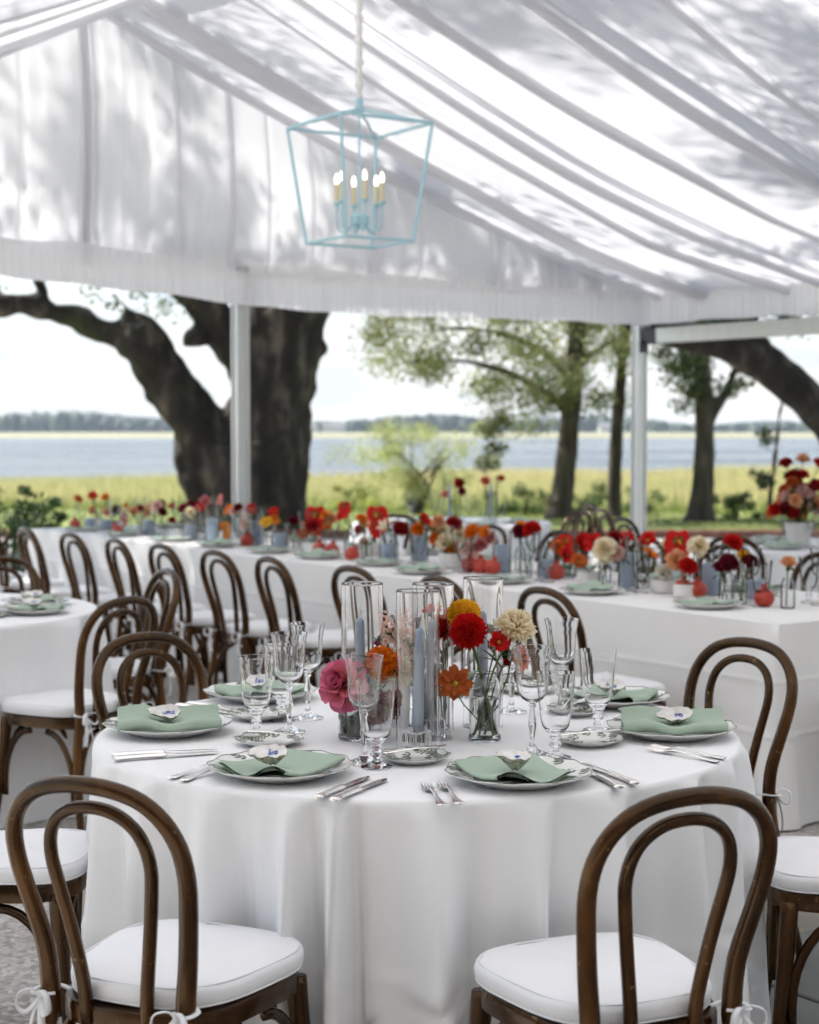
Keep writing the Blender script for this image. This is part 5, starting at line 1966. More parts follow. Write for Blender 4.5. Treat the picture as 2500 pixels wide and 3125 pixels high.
        extra.append(('spadix', c.mesh('spadix', FM['gold'])))
    elif kind == 'lily':
        for i in range(5):
            a = 2 * math.pi * i / 5
            e = R(28 + 6 * (i % 2))
            d = (math.sin(e) * math.cos(a), math.sin(e) * math.sin(a), math.cos(e))
            petal(mb, place(d, a, .02), 1.5, .62, .7, .3, .03, 6, 6, tip=.6, seed=i)
    elif kind == 'stock':
        for i in range(30):
            f = i / 29
            a = i * GA
            h = -.9 + 2.3 * f
            rr = .50 * (1 - .72 * f)
            for k in range(5 if f < .82 else 3):
                b = 2 * math.pi * k / 5
                base = Vector((rr * math.cos(a), rr * math.sin(a), h))
                out = Vector((math.cos(a), math.sin(a), .35)).normalized()
                Mf = Matrix.Translation(base) @ out.to_track_quat('Z', 'Y').to_matrix().to_4x4()
                e = R(60 - 25 * f)
                d = (math.sin(e) * math.cos(b), math.sin(e) * math.sin(b), math.cos(e))
                petal(mb, Mf @ place(d, b, .01), .36 * (1 - .45 * f), .30 * (1 - .45 * f), .3, .2, .10, 5, 4, tip=1, seed=i + k)
    out = [('bloom', mb.mesh('bloom', mat, True, 180))] + extra
    BLOOMS[key] = out
    return out

def leaf_geo(mb, p, d, L, w, droop=.2, roll=0.0, up=Vector((0, 0, 1))):
    d = Vector(d).normalized()
    s = d.cross(up)
    s = s.normalized() if s.length > 1e-4 else Vector((1, 0, 0))
    s = Matrix.Rotation(roll, 3, d) @ s
    nrm = s.cross(d)
    def S(fu, fv):
        u = fu * 2 - 1
        ww = w * .5 * math.sin(math.pi * min(.999, fv * .94 + .03)) ** .8
        q = Vector(p) + d * (L * fv) + s * (u * ww) + nrm * (abs(u) * ww * .25) - up * (droop * L * fv * fv)
        return tuple(q)
    mb.grid(S, 3, 6)

def flower(kind, col, base, head, size, face=None, label=None, group=None, stem_r=.0022, leaves=(), bend=.25, leafmat=None, seed=0, name=None):
    """one cut flower: stem from base to head, bloom scaled to radius size turned towards face"""
    base, head = Vector(base), Vector(head)
    f = Vector(face) if face is not None else (head - base)
    f.normalize()
    root = empty(name or 'flower', base)
    parts = bloom(kind, col, seed)
    hl = head - base
    q = f.to_track_quat('Z', 'Y').to_matrix().to_4x4()
    Mh = Matrix.Translation(hl - f * size * .1) @ q @ Matrix.Diagonal((size, size, size, 1))
    b = obj('bloom', parts[0][1], root, Mh)
    for nme, me in parts[1:]:
        obj(nme, me, b)
    mb = MB()
    mid = hl * .55 + Vector((hl.x, hl.y, 0)) * -bend * .5 + Vector((0, 0, abs(hl.z) * .06))
    sp = smooth_path([(0, 0, 0), tuple(mid), tuple(hl - f * size * .5), tuple(hl)], 4)
    mb.tube(sp, stem_r, 6)
    mb.lathe([(0, -.35 * size), (.20 * size, -.25 * size), (.42 * size, .05 * size), (.30 * size, .12 * size), (0, .10 * size)], 8, Matrix.Translation(hl - f * size * .1) @ q)
    obj('stem', mb.mesh('stem', M_STEM, True, 180), root)
    lm = leafmat or M_LEAF
    for (t, dv, L, w) in leaves:
        lb = MB()
        i = min(len(sp) - 1, int(t * (len(sp) - 1)))
        leaf_geo(lb, sp[i], dv, L, w)
        obj('leaf', lb.mesh('leaf', lm, True, 180), root)
    return props(root, label, 'flower', group)

# ================================================================== NEAR ROUND TABLE: settings
ZT = TH + .0008
CAMDIR = Vector((0, -1, .25))
def at_angle(ang, r):
    return (TC[0] + r * math.cos(R(ang)), TC[1] + r * math.sin(R(ang)))
# (place name, plate centre, sitter angle, napkin mesh, napkin rotation offset, shell word)
SETS = [('front left', (-.267, 3.50), 242, NAP_DRAPE[1], 150, 'Lo', (-.010, -.045), 20),
        ('front right', (.222, 3.437), 288, NAP_DRAPE[0], 30, 'o', (.0, -.02), -8),
        ('right', (.612, 3.962), 352, NAP_WIDE, None, 'ia', (.012, 0), 0),
        ('back right', (.530, 4.425), 41, NAP_ROLL, None, 'la', (0, 0), 30),
        ('back', (.11, 4.66), 84, NAP_WIDE, None, 'eo', (0, 0), 0),
        ('back left', (-.395, 4.508), 130, NAP_ROLL, None, 'lea', (0, 0), -20),
        ('left', (-.570, 4.003), 183, NAP_WIDE, None, 'ura', (0, 0), 8)]
for i, (nm, (px, py), ang, nap, nrot, word, (sx, sy), srot) in enumerate(SETS):
    spawn('dinner_plate', PLATES[i % 2], (px, py, ZT), R(37 * i), 1, 'scalloped white dinner plate with green leaf print, %s place of the near round table' % nm, 'plate', 'dinner plates on the near round table')
    if nm == 'front left':
        nr = R(-33); npos = (px + .0, py - .022)
    elif nm == 'front right':
        nr = R(22); npos = (px - .005, py - .018)
    elif nm == 'right':
        nr = R(-4); npos = (px + .002, py - .018)
    elif nm == 'left':
        nr = R(10); npos = (px + .005, py - .024)
    elif nm == 'back right':
        nr = R(60); npos = (px, py)
    elif nm == 'back left':
        nr = R(-50); npos = (px, py)
    else:
        nr = R(176); npos = (px, py)
    spawn('napkin', nap, (npos[0], npos[1], ZT + (.006 if nap is NAP_WIDE else 0)), nr, 1.1 if nm.startswith('front') else 1.0, 'folded sage green napkin on the %s plate of the near round table' % nm, 'napkin', 'sage napkins on the near round table')
    zs = {'front left': .064, 'front right': .062, 'right': .055, 'left': .055}.get(nm, .05)
    tilt = {'front left': (R(24), R(-4), R(12)), 'front right': (R(10), R(6), R(-8)), 'right': (R(36), 0, R(-5)), 'left': (R(36), 0, R(4)), 'back left': (R(34), 0, R(5))}.get(nm, (R(28), 0, R(-10)))
    spawn('oyster_shell', shell_parts(3 + i * 2, word), (npos[0] + sx, npos[1] + sy, ZT + zs), tilt, .92 if nm in ('left',) else 1.0, 'oyster shell place card with blue lettering on the %s napkin' % nm, 'shell', 'oyster shell place cards on the near round table')

BR = [('centre front', (.010, 3.65), 20), ('right', (.408, 3.852), 10), ('left', (-.318, 3.845), -40), ('back left', (-.372, 4.195), 120), ('back right', (.412, 4.262), 60), ('far', (.33, 4.62), 0)]
for i, (nm, (x, y), ka) in enumerate(BR):
    spawn('bread_plate', BREADS[i % 2], (x, y, ZT), R(51 * i), 1, 'small leaf printed bread plate at the %s of the near round table' % nm, 'plate', 'bread plates on the near round table')
    if nm != 'far':
        spawn('butter_knife', SPREAD, (x + .005, y, ZT + .0245), (R(3), R(2), R(ka - 90)), 1, 'silver butter knife across the %s bread plate of the near round table' % nm, 'knife', 'butter knives on the near round table')

def lay(name, parts, tip, end, label, group, L):
    tip, end = Vector(tip), Vector(end)
    d = (tip - end)
    ang = math.atan2(d.y, d.x) - math.pi / 2
    dirn = d.normalized()
    c = end + dirn * L
    spawn(name, parts, (c.x, c.y, ZT), ang, 1, label, name, group)
GF, GK = 'silver forks on the near round table', 'silver table knives on the near round table'
for nm, tip, end in (('left one of the pair nearest the camera', (.030, 3.40), (.063, 3.203)), ('right one of the pair nearest the camera', (.060, 3.425), (.096, 3.218)),
                     ('upper one beside the front left plate', (-.395, 3.62), (-.488, 3.462)), ('lower one beside the front left plate', (-.365, 3.60), (-.460, 3.436)),
                     ('upper one below the right plate', (.535, 3.815), (.684, 3.668)), ('lower one below the right plate', (.530, 3.778), (.664, 3.632)),
                     ('rear one beside the back right plate', (.560, 4.335), (.735, 4.285)), ('front one beside the back right plate', (.545, 4.292), (.720, 4.250))):
    lay('fork', FORK, tip, end, 'silver fork, %s' % nm, GF, .100)
for nm, tip, end in (('left one of the pair right of the front left plate', (-.082, 3.475), (-.180, 3.258)), ('right one of the pair right of the front left plate', (-.044, 3.455), (-.147, 3.236)),
                     ('left one of the pair right of the front right plate', (.355, 3.583), (.418, 3.352)), ('right one of the pair right of the front right plate', (.370, 3.61), (.455, 3.390)),
                     ('rear one of the pair below the left plate', (-.420, 3.768), (-.650, 3.691)), ('front one of the pair below the left plate', (-.412, 3.742), (-.638, 3.648)),
                     ('front one of the pair at the far left edge', (-.420, 4.235), (-.600, 4.378)), ('rear one of the pair at the far left edge', (-.397, 4.262), (-.574, 4.410))):
    lay('knife', KNIFE, tip, end, 'silver table knife, %s' % nm, GK, .118)

GG, GW = 'bucket shaped water goblets on the near round table', 'tulip wine glasses on the near round table'
for nm, x, y, s in (('front one left of the blue candles', -.070, 3.585, 1.0), ('at the left, above the left bread plate', -.359, 3.975, .98), ('right one, in front of the back right plate', .447, 4.025, 1.03), ('before the right bread plate', .318, 3.688, 1.0), ('behind others at the left', -.315, 4.165, 1.0)):
    spawn('water_goblet', GOBLET, (x, y, ZT), 0, s, 'short stemmed clear water goblet %s' % nm, 'glass', GG)
for nm, x, y, s in (('in front of the pink rose', -.097, 3.632, .96), ('right of the flower bottle, nearest the camera', .270, 3.722, .99), ('at left beside the water goblet', -.284, 4.0, .98), ('tallest behind the left glasses', -.252, 4.20, .98), ('behind the right glasses', .385, 4.30, .98), ('behind the right flower bottle', .258, 4.29, .98), ('behind the two candles', -.018, 4.37, .98)):
    spawn('wine_glass', WINE, (x, y, ZT), 0, s, 'tall stemmed tulip wine glass %s' % nm, 'glass', GW)

# ------------------------------------------------------------------ centrepiece
CYL = [('left', -.110, 3.945, 0, .012), ('nearest', .0185, 3.765, -.007, 0), ('middle rear', .054, 3.935, -.014, 0), ('right', .177, 4.09, .012, .01)]
for nm, x, y, ox, oy in CYL:
    spawn('hurricane_cylinder', HURR, (x, y, ZT), 0, 1, 'tall clear glass cylinder around a taper candle, %s of the four' % nm, 'glass cylinder', 'tall glass cylinders on the near round table')
    spawn('candle_holder', HOLDER, (x + ox * .3, y + oy, ZT), 0, .92, 'ribbed clear glass candle holder inside the %s cylinder' % nm, 'candle holder', 'ribbed candle holders on the near round table')
    spawn('taper_candle', TAPER, (x + ox * .3, y + oy, ZT), (R(1.0), R(1.6 if ox < 0 else -1.2), 0), (1.12, 1.12, .95), 'dusty blue unlit taper candle inside the %s glass cylinder' % nm, 'candle', 'taper candles on the near round table')
VASES = [('right', .174, 3.905), ('left', -.128, 3.918), ('middle', .066, 4.045)]
WAT = water_in(.037, .098)
for nm, x, y in VASES:
    v_ = spawn('bud_vase', [('bottle', BOTTLE), ('water', WAT)], (x, y, ZT), 0, 1, 'clear glass bottle vase with water and cut stems, %s of the near round table' % nm, 'vase', 'bottle vases on the near round table')
VR, VL_, VM = (Vector((.174, 3.905, ZT + .012)), Vector((-.128, 3.918, ZT + .012)), Vector((.066, 4.045, ZT + .012)))
def J(v, dx, dy): return v + Vector((dx, dy, 0))
GFL = 'cut flowers on the near round table'
lv = lambda *a: a
flower('dahlia', 'yellow', J(VR, .018, .01), (.128, 3.945, 1.038), .040, (-.15, -.5, .8), 'yellow dahlia above the red one on the near round table', GFL, .0024, bend=.1)
flower('dahlia', 'red', J(VR, .016, -.012), (.134, 3.872, 1.012), .0435, (-.12, -.85, .45), 'big deep red dahlia over the right bottle vase', GFL, .0026, bend=.1)
flower('carn', 'cream', J(VR, -.02, .0), (.240, 3.88, 1.020), .050, (.25, -.5, .8), 'ruffled creamy peach carnation at the right of the bouquet', GFL, .0024, bend=.2,
       leaves=((.6, (.5, -.2, .5), .05, .008),))
flower('open', 'red', J(VR, -.012, -.014), (.203, 3.862, .992), .027, (.3, -.8, .4), 'small red flower below the creamy carnation', GFL, .0018, leaves=((.7, (.6, -.2, .5), .06, .010), (.5, (.7, .1, .2), .07, .012)))
flower('rustflower', 'rust', J(VR, .022, .012), (.104, 3.855, .900), .037, (-.1, -1, .15), 'rust coloured open flower hanging left of the right bottle vase', GFL, .0016, bend=-.5, leaves=((.7, (-.3, -.3, .6), .05, .008),))
flower('rustflower', 'coral', J(VR, -.02, .008), (.250, 3.92, .945), .032, (.8, -.5, .1), 'coral red flower at the far right of the bottle vase', GFL, .0016, bend=-.2)
root = flower('pom', 'red', J(VR, .0, .016), (.222, 3.93, .935), .010, (.6, -.4, .5), 'dark leafy sprig with a tiny bud in the right bottle vase', GFL, .0020,
       leaves=((.5, (-.9, -.2, .1), .07, .02), (.65, (.2, -.8, .4), .06, .018), (.8, (.85, -.2, .2), .07, .02), (.75, (-.05, -.2, 1), .11, .026), (.6, (-.6, -.3, .8), .09, .018), (.6, (.7, -.2, .6), .09, .022), (.7, (-.75, -.1, .35), .08, .02), (.85, (.5, -.1, .9), .085, .024), (.55, (.8, -.1, .1), .08, .02), (.9, (-.3, .1, .9), .09, .02)), leafmat=M_LEAFD, name='leaf_sprig')
flower('rose', 'rosegrad', J(VL_, -.012, -.012), (-.150, 3.872, .895), .060, (-.55, -.75, .35), 'large pink and coral garden rose at left of the near centrepiece', GFL, .003, leaves=((.75, (.4, -.3, .8), .075, .055), (.6, (.9, -.1, .3), .06, .045)), bend=-.1)
flower('marigold', 'orange', J(VL_, .014, -.01), (-.066, 3.895, .938), .040, (.1, -.8, .5), 'round orange marigold left of the blue candles', GFL, .0028, leaves=((.75, (-.6, -.4, .5), .07, .05), (.65, (.5, -.5, .2), .06, .035), (.85, (-.2, -.3, .9), .05, .03)))
flower('carn', 'mauve', J(VL_, .02, .0), (-.072, 3.868, .842), .046, (.2, -.9, -.1), 'dusky mauve carnation drooping behind the front glasses', GFL, .0022, bend=-.6)
flower('carn', 'dkred', J(VL_, .018, .01), (-.045, 3.86, .862), .026, (.7, -.6, .1), 'small dark red carnation behind the front glasses', GFL, .0018, bend=-.5)
flower('rose', 'cream', J(VL_, .012, .014), (-.030, 3.945, .915), .036, (.3, -.7, .5), 'cream rose behind the orange marigold', GFL, .0022)
flower('stock', 'palepink', J(VM, -.02, .0), (-.005, 3.985, .985), .052, (-.2, -.15, .95), 'pale pink stock spike between the glass cylinders', GFL, .003, leaves=((.45, (-.6, -.3, .4), .06, .018), (.55, (.6, -.3, .4), .06, .018), (.35, (-.2, -.6, .3), .06, .02)), leafmat=M_EUC)
flower('stock', 'palepink', J(VM, -.015, .012), (-.048, 4.00, 1.005), .034, (-.35, -.1, .9), 'smaller pale pink stock spike beside the left cylinder', GFL, .0024, seed=1)
flower('open', 'red', J(VM, .012, -.01), (.055, 4.0, 1.045), .026, (-.2, -.3, .9), 'small red flower inside view of the middle cylinder, topmost', GFL, .0018)
flower('open', 'red', J(VM, .016, .0), (.100, 4.0, 1.040), .018, (.2, -.3, .9), 'tiny red bud right of the topmost red flower', GFL, .0016)
flower('pom', 'red', J(VM, .016, -.014), (.082, 3.995, 1.005), .032, (.1, -.8, .6), 'red ranunculus behind the two blue candles', GFL, .0024, leaves=((.6, (.5, -.3, .3), .05, .034), (.45, (-.4, -.3, .4), .05, .036), (.7, (.6, .1, .3), .045, .032), (.3, (.5, -.4, .1), .05, .034)), leafmat=M_EUC)
flower('pom', 'cream', J(VM, .005, .018), (.04, 4.03, .965), .012, (.1, -.3, .9), 'grey green eucalyptus sprig behind the candles', GFL, .002, leaves=((.5, (-.5, -.4, .3), .045, .036), (.6, (.5, -.4, .3), .045, .036), (.75, (-.4, -.4, .5), .04, .032), (.85, (.4, -.3, .6), .04, .03), (.4, (.6, -.3, .1), .045, .036)), leafmat=M_EUC, name='eucalyptus_sprig')
flower('pom', 'hotpink', J(VL_, .0, .018), (-.075, 3.955, .975), .009, (.2, -.3, .9), 'green snapdragon bud spike above the marigold', GFL, .002, leaves=((.9, (.2, -.2, .9), .03, .012), (.85, (-.4, -.2, .7), .03, .012), (.95, (.5, -.1, .8), .03, .012), (.8, (.5, .2, .6), .03, .012)), name='bud_spike')

# folded table card standing behind the flowers, seen from its back
M_PAPER = plain('white card', (.78, .79, .80), .7)
M_GREYINK = plain('grey ink', (.30, .34, .38), .7)
card = MB()
card.box((0, 0, .075), (.105, .0012, .15))
ink = MB()
def glyph(segs, x0, z0, h):
    for (a, b) in segs:
        ink.tube([(x0 + a[0] * h * .7, -.0012, z0 + a[1] * h), (x0 + b[0] * h * .7, -.0012, z0 + b[1] * h)], .0008, 4)
I_ = [((.5, 0), (.5, 1))]
O_ = [((0, 0), (0, 1)), ((0, 1), (.8, 1)), ((.8, 1), (.8, 0)), ((.8, 0), (0, 0))]
T_ = [((0, 1), (1, 1)), ((.5, 0), (.5, 1))]
U_ = [((0, 1), (0, 0)), ((0, 0), (.8, 0)), ((.8, 0), (.8, 1))]
Lm = [((.8, 1), (.8, 0)), ((.8, 0), (.2, 0))]
for k, g in enumerate((O_, I_)):
    glyph(g, -.046 + k * .016, .122, .014)
for k, g in enumerate((T_, Lm, Lm)):
    glyph(g, .008 + k * .014, .112, .014)
spawn('table_card', [('card', card.mesh('card', M_PAPER)), ('lettering', ink.mesh('lettering', M_GREYINK))], (-.055, 4.06, ZT), (R(-6), 0, R(-12)), 1, 'white lettered table card standing behind the left flowers', 'card')

# ================================================================== OTHER TABLES
NAP_FAR = NAP_WIDE
GLP, GLN, GLG = 'dinner plates on the long tables', 'sage napkins on the long tables', 'glasses on the long tables'
def far_setting(p, rot, tag_, gp, gn, gg, bread=True, glasses=True, card_=True, seed=0):
    rnd = random.Random(seed)
    Rm = Matrix.Rotation(rot, 3, 'Z')
    spawn('dinner_plate', PLATES[seed % 2], (p.x, p.y, ZT), rot + seed, .93, 'dinner plate, %s' % tag_, 'plate', gp)
    spawn('napkin', (NAP_ROLL, NAP_WIDE)[seed % 2], (p.x, p.y, ZT), rot + rnd.uniform(-.3, .3), .93, 'sage napkin, %s' % tag_, 'napkin', gn)
    if bread:
        q = p + Rm @ Vector((-.17, .12, 0))
        spawn('bread_plate', BREADS[seed % 2], (q.x, q.y, ZT), seed, 1, 'small bread plate, %s' % tag_, 'plate', gp)
    if glasses:
        q = p + Rm @ Vector((.10, .20, 0))
        spawn('water_goblet', GOBLET_F, (q.x, q.y, ZT), 0, 1, 'clear water goblet, %s' % tag_, 'glass', gg)
        q = p + Rm @ Vector((.01, .235, 0))
        spawn('wine_glass', WINE_F, (q.x, q.y, ZT), 0, .96, 'clear wine glass, %s' % tag_, 'glass', gg)
for i, a in enumerate(near_a):
    a2 = a + (.02 if i else -.05)
    b0 = .0 if a2 < 2.72 else .11
    p = LT(a2, b0 + .185)
    far_setting(p, A35 - math.pi / 2, 'near side of long tables, %s place from right' % ORD[i], GLP, GLN, GLG, seed=i)
for i, a in enumerate((0.35, 0.95, 1.55, 2.2, 3.0, 3.6, 4.2, 5.0, 5.6, 6.2, 6.8)):
    b0 = .0 if a < 2.72 else .11
    p = LT(a, b0 + LTW - .185)
    far_setting(p, A35 + math.pi / 2, 'far side of long tables, %s place from right' % ORD[i], GLP, GLN, GLG, bread=(i < 4), seed=i + 20)

LT_FLOWERS = [(7.57, 0.59, 0.95, 'open', 'rust', 1.0),(7.39, 0.63, 0.98, 'open', 'red', 1.0),(7.4, 0.64, 0.87, 'carn', 'peach', 1.0),(7.29, 0.68, 0.86, 'open', 'pink', 1.0),(6.99, 0.63, 0.89, 'pom', 'burg', 1.0),(6.97, 0.68, 0.84, 'anth', 'red', 0.8),(6.41, 0.43, 0.95, 'pom', 'orange', 0.5),(6.54, 0.55, 0.9, 'carn', 'peach', 1.0),(6.7, 0.68, 0.91, 'pom', 'dkred', 0.8),(6.43, 0.6, 0.91, 'stock', 'coral', 1.0),(6.36, 0.67, 0.95, 'pom', 'burg', 1.0),(5.9, 0.45, 0.92, 'pom', 'burg', 0.9),(5.95, 0.55, 0.96, 'carn', 'pink', 0.7),(5.66, 0.49, 0.95, 'pom', 'burg', 1.0),(5.71, 0.57, 0.97, 'pom', 'burg', 1.0),(5.61, 0.58, 0.96, 'open', 'red', 1.0),(5.45, 0.42, 0.94, 'carn', 'cream', 1.0),(5.81, 0.48, 0.87, 'pom', 'dkred', 0.7),(5.19, 0.5, 1.03, 'stock', 'pink', 0.7),(5.39, 0.68, 0.95, 'open', 'orange', 1.1),(5.21, 0.63, 0.96, 'open', 'orange', 1.0),(4.88, 0.46, 0.99, 'pom', 'burg', 0.8),(5.43, 0.64, 0.83, 'anth', 'orange', 1.2),(4.81, 0.46, 0.91, 'stock', 'palepink', 1.0),(4.95, 0.59, 0.98, 'open', 'red', 0.9),(4.45, 0.46, 0.98, 'open', 'red', 0.9),(4.47, 0.42, 0.92, 'daisy', 'yellow', 1.1),(4.3, 0.66, 0.97, 'anth', 'red', 1.25),(4.03, 0.48, 0.91, 'pom', 'dkred', 1.1),(4.14, 0.48, 0.87, 'open', 'rust', 0.9),(4.24, 0.7, 0.89, 'open', 'orange', 0.8),(4.45, 0.66, 0.9, 'pom', 'orange', 0.5),(4.3, 0.5, 0.93, 'pom', 'burg', 0.9),(4.17, 0.69, 0.95, 'carn', 'peach', 1.1),(3.84, 0.57, 1.04, 'anth', 'red', 0.7),(3.93, 0.61, 0.98, 'open', 'red', 0.9),(3.51, 0.48, 0.96, 'open', 'peach', 1.0),(3.85, 0.68, 0.9, 'pom', 'red', 0.8),(3.57, 0.61, 1.0, 'anth', 'red', 1.25),(3.82, 0.69, 0.83, 'carn', 'peach', 0.8),(3.66, 0.67, 0.91, 'carn', 'peach', 1.0),(3.3, 0.5, 0.94, 'lily', 'cream', 1.2),(3.22, 0.52, 0.93, 'pom', 'dkred', 1.2),(2.92, 0.47, 1.0, 'open', 'red', 1.1),(2.96, 0.46, 0.95, 'carn', 'orange', 1.0),(2.75, 0.44, 1.0, 'carn', 'peach', 1.0),(2.7, 0.5, 0.98, 'pom', 'dkred', 1.2),(2.91, 0.59, 0.95, 'rose', 'cream', 1.2),(2.42, 0.42, 0.96, 'pom', 'orange', 1.1),(2.78, 0.61, 0.93, 'rose', 'cream', 1.2),(2.86, 0.51, 0.9, 'pom', 'orange', 1.0),(2.79, 0.51, 0.89, 'rose', 'cream', 1.2),(2.94, 0.65, 0.83, 'pom', 'burg', 1.2),(2.76, 0.55, 0.85, 'pom', 'orange', 1.1),(2.57, 0.51, 0.86, 'rose', 'palepink', 1.3),(2.53, 0.55, 0.89, 'carn', 'pink', 1.0),(2.55, 0.62, 0.92, 'carn', 'pink', 1.0),(1.98, 0.44, 0.99, 'pom', 'red', 1.2),(2.38, 0.69, 0.98, 'open', 'orange', 0.9),(2.07, 0.43, 0.98, 'pom', 'burg', 1.0),(1.96, 0.63, 0.94, 'anth', 'red', 0.8),(1.86, 0.66, 0.93, 'pom', 'red', 1.2),(1.52, 0.43, 0.96, 'anem', 'red', 1.1),(1.69, 0.4, 0.89, 'anem', 'red', 1.0),(1.55, 0.36, 0.87, 'open', 'rust', 1.1),(1.39, 0.38, 0.94, 'rose', 'cream', 1.45),(1.6, 0.69, 0.95, 'anem', 'red', 1.25),(1.44, 0.48, 0.98, 'pom', 'dkred', 0.9),(1.38, 0.63, 0.97, 'open', 'red', 1.1),(1.18, 0.45, 0.92, 'open', 'orange', 1.1),(1.07, 0.52, 0.99, 'anth', 'red', 1.15),(0.97, 0.41, 0.91, 'carn', 'peach', 1.3),(0.86, 0.37, 0.89, 'pom', 'red', 1.1),(1.27, 0.63, 0.95, 'carn', 'cream', 0.8),(1.09, 0.45, 0.85, 'rose', 'white', 1.1),(0.66, 0.43, 1.0, 'carn', 'red', 1.2),(0.62, 0.37, 0.92, 'pom', 'burg', 1.1),(0.59, 0.42, 0.95, 'pom', 'yellow', 0.8),(0.69, 0.39, 0.9, 'pom', 'burg', 0.8),(0.54, 0.41, 0.93, 'pom', 'burg', 0.9)]
_rx = random.Random(31)
for k_ in range(14):     # paler fillers between the big blooms
    a_ = .35 + 7.0 * (k_ + _rx.random() * .8) / 14
    LT_FLOWERS.append((round(a_, 2), round(.40 + .26 * _rx.random(), 2), round(.90 + .10 * _rx.random(), 2), *_rx.choice((('carn', 'peach'), ('carn', 'pink'), ('rose', 'cream'), ('open', 'orange'), ('carn', 'coral'), ('stock', 'palepink'), ('pom', 'orange'), ('carn', 'palepink'), ('rose', 'palepink'))), round(.8 + .35 * _rx.random(), 2)))
COLW = {'rust': 'rust orange', 'red': 'bright red', 'dkred': 'dark red', 'burg': 'burgundy', 'peach': 'peach', 'pink': 'pink', 'coral': 'coral', 'orange': 'orange', 'yellow': 'yellow', 'cream': 'cream', 'palepink': 'pale pink', 'white': 'white', 'gold': 'gold', 'hotpink': 'hot pink', 'mauve': 'mauve'}
KINDW = {'open': 'open poppy', 'carn': 'ruffled carnation', 'pom': 'round ranunculus', 'anth': 'glossy anthurium', 'stock': 'stock spike', 'daisy': 'daisy', 'lily': 'pointed lily', 'rose': 'rose', 'anem': 'dark centred anemone'}
def fsize(k, s):
    return {'open': .036, 'carn': .036, 'pom': .033, 'anth': .052, 'stock': .036, 'daisy': .036, 'lily': .034, 'rose': .036, 'anem': .040}[k] * s * 1.12
# gather flowers into vases by their place along the table
groups_ = []
for f in sorted(LT_FLOWERS):
    if groups_ and f[0] - groups_[-1][0][0] < .17 and len(groups_[-1]) < 3 and not (2.4 < f[0] < 3.0):
        groups_[-1].append(f)
    elif 2.4 < f[0] < 3.0 and groups_ and 2.4 < groups_[-1][0][0] < 3.0:
        groups_[-1].append(f)
    else:
        groups_.append([f])
rndf = random.Random(17)
count = {}
total = {}
for g in groups_:
    for f in g:
        total[(f[4], f[3])] = total.get((f[4], f[3]), 0) + 1
vi = 0
for g in groups_:
    a = sum(f[0] for f in g) / len(g)
    b = sum(f[1] for f in g) / len(g)
    low = min(f[2] for f in g)
    is_bowl = len(g) > 5 or low < .90
    p = LT(a, b)
    vi += 1
    if is_bowl:
        spawn('white_bowl', BOWL, (p.x, p.y, ZT), 0, 1.25 if len(g) > 5 else .95, 'matt white flower bowl, %s flower vessel from the right on the long tables' % ('%dth' % vi if vi > 20 else ORD[vi - 1]), 'bowl', 'white flower bowls on the long tables')
        mouth = ZT + .05
    else:
        spawn('bud_vase', BOTTLE_F, (p.x, p.y, ZT), 0, .78, 'clear glass bud vase, %s flower vessel from the right on the long tables' % ('%dth' % vi if vi > 20 else ORD[vi - 1]), 'vase', 'bud vases on the long tables')
        mouth = ZT + .01
    for f in g:
        aa, bb, zz, kind, colr, sz = f
        h = LT(aa, bb, zz)
        key = (colr, kind)
        count[key] = count.get(key, 0) + 1
        which = '' if total[key] == 1 else '%s from the right, ' % ORD[count[key] - 1]
        if kind == 'anth':
            face = Vector((rndf.uniform(-.5, .5), -1, rndf.uniform(-.1, .4)))
        elif kind in ('stock',):
            face = Vector((rndf.uniform(-.3, .3), rndf.uniform(-.3, .1), 1))
        else:
            face = Vector((rndf.uniform(-.6, .6), rndf.uniform(-1, -.2), rndf.uniform(.1, .9)))
        base = Vector((p.x + rndf.uniform(-.012, .012), p.y + rndf.uniform(-.012, .012), mouth))
        lvs = [(rndf.uniform(.45, .85), (rndf.uniform(-1, 1), rndf.uniform(-1, .3), rndf.uniform(-.1, .8)), rndf.uniform(.03, .06), rndf.uniform(.015, .03)) for k in range(3 if not is_bowl else 4)]
        flower(kind, colr, base, h, fsize(kind, sz), face, '%s %s, %samong the long table flowers' % (COLW[colr], KINDW[kind], which), 'flowers along the long tables', .0026, leaves=lvs, bend=.1, seed=0)
LT_POM = [(6.99, 0.31), (6.23, 0.29), (4.81, 0.48), (3.87, 0.42), (3.77, 0.43), (3.49, 0.38), (2.48, 0.44), (2.4, 0.45), (2.32, 0.45), (1.9, 0.52), (0.94, 0.42), (0.87, 0.44), (0.45, 0.4)]
for i, (a, b) in enumerate(reversed(LT_POM)):
    p = LT(a, b)
    spawn('pomegranate', POMEG, (p.x, p.y, ZT - .001), (rndf.uniform(-.5, .5), rndf.uniform(-.4, .4), rndf.uniform(0, 6)) if i % 3 else (0, 0, 1), 1.0, 'red pomegranate on the long tables, %s from the right' % ORD[i], 'pomegranate', 'pomegranates on the long tables')
LT_CAND = [(7.17, 0.51, 0.83), (6.89, 0.51, 0.82), (6.18, 0.49, 0.86), (5.53, 0.47, 0.85), (5.26, 0.48, 0.91), (4.88, 0.59, 0.91), (4.68, 0.65, 0.84), (4.42, 0.48, 0.85), (3.24, 0.46, 0.86), (3.21, 0.65, 0.9), (2.37, 0.56, 0.9), (1.98, 0.53, 0.85), (1.37, 0.5, 0.92), (0.92, 0.57, 0.9), (0.7, 0.62, 0.84)]
PIL = {}
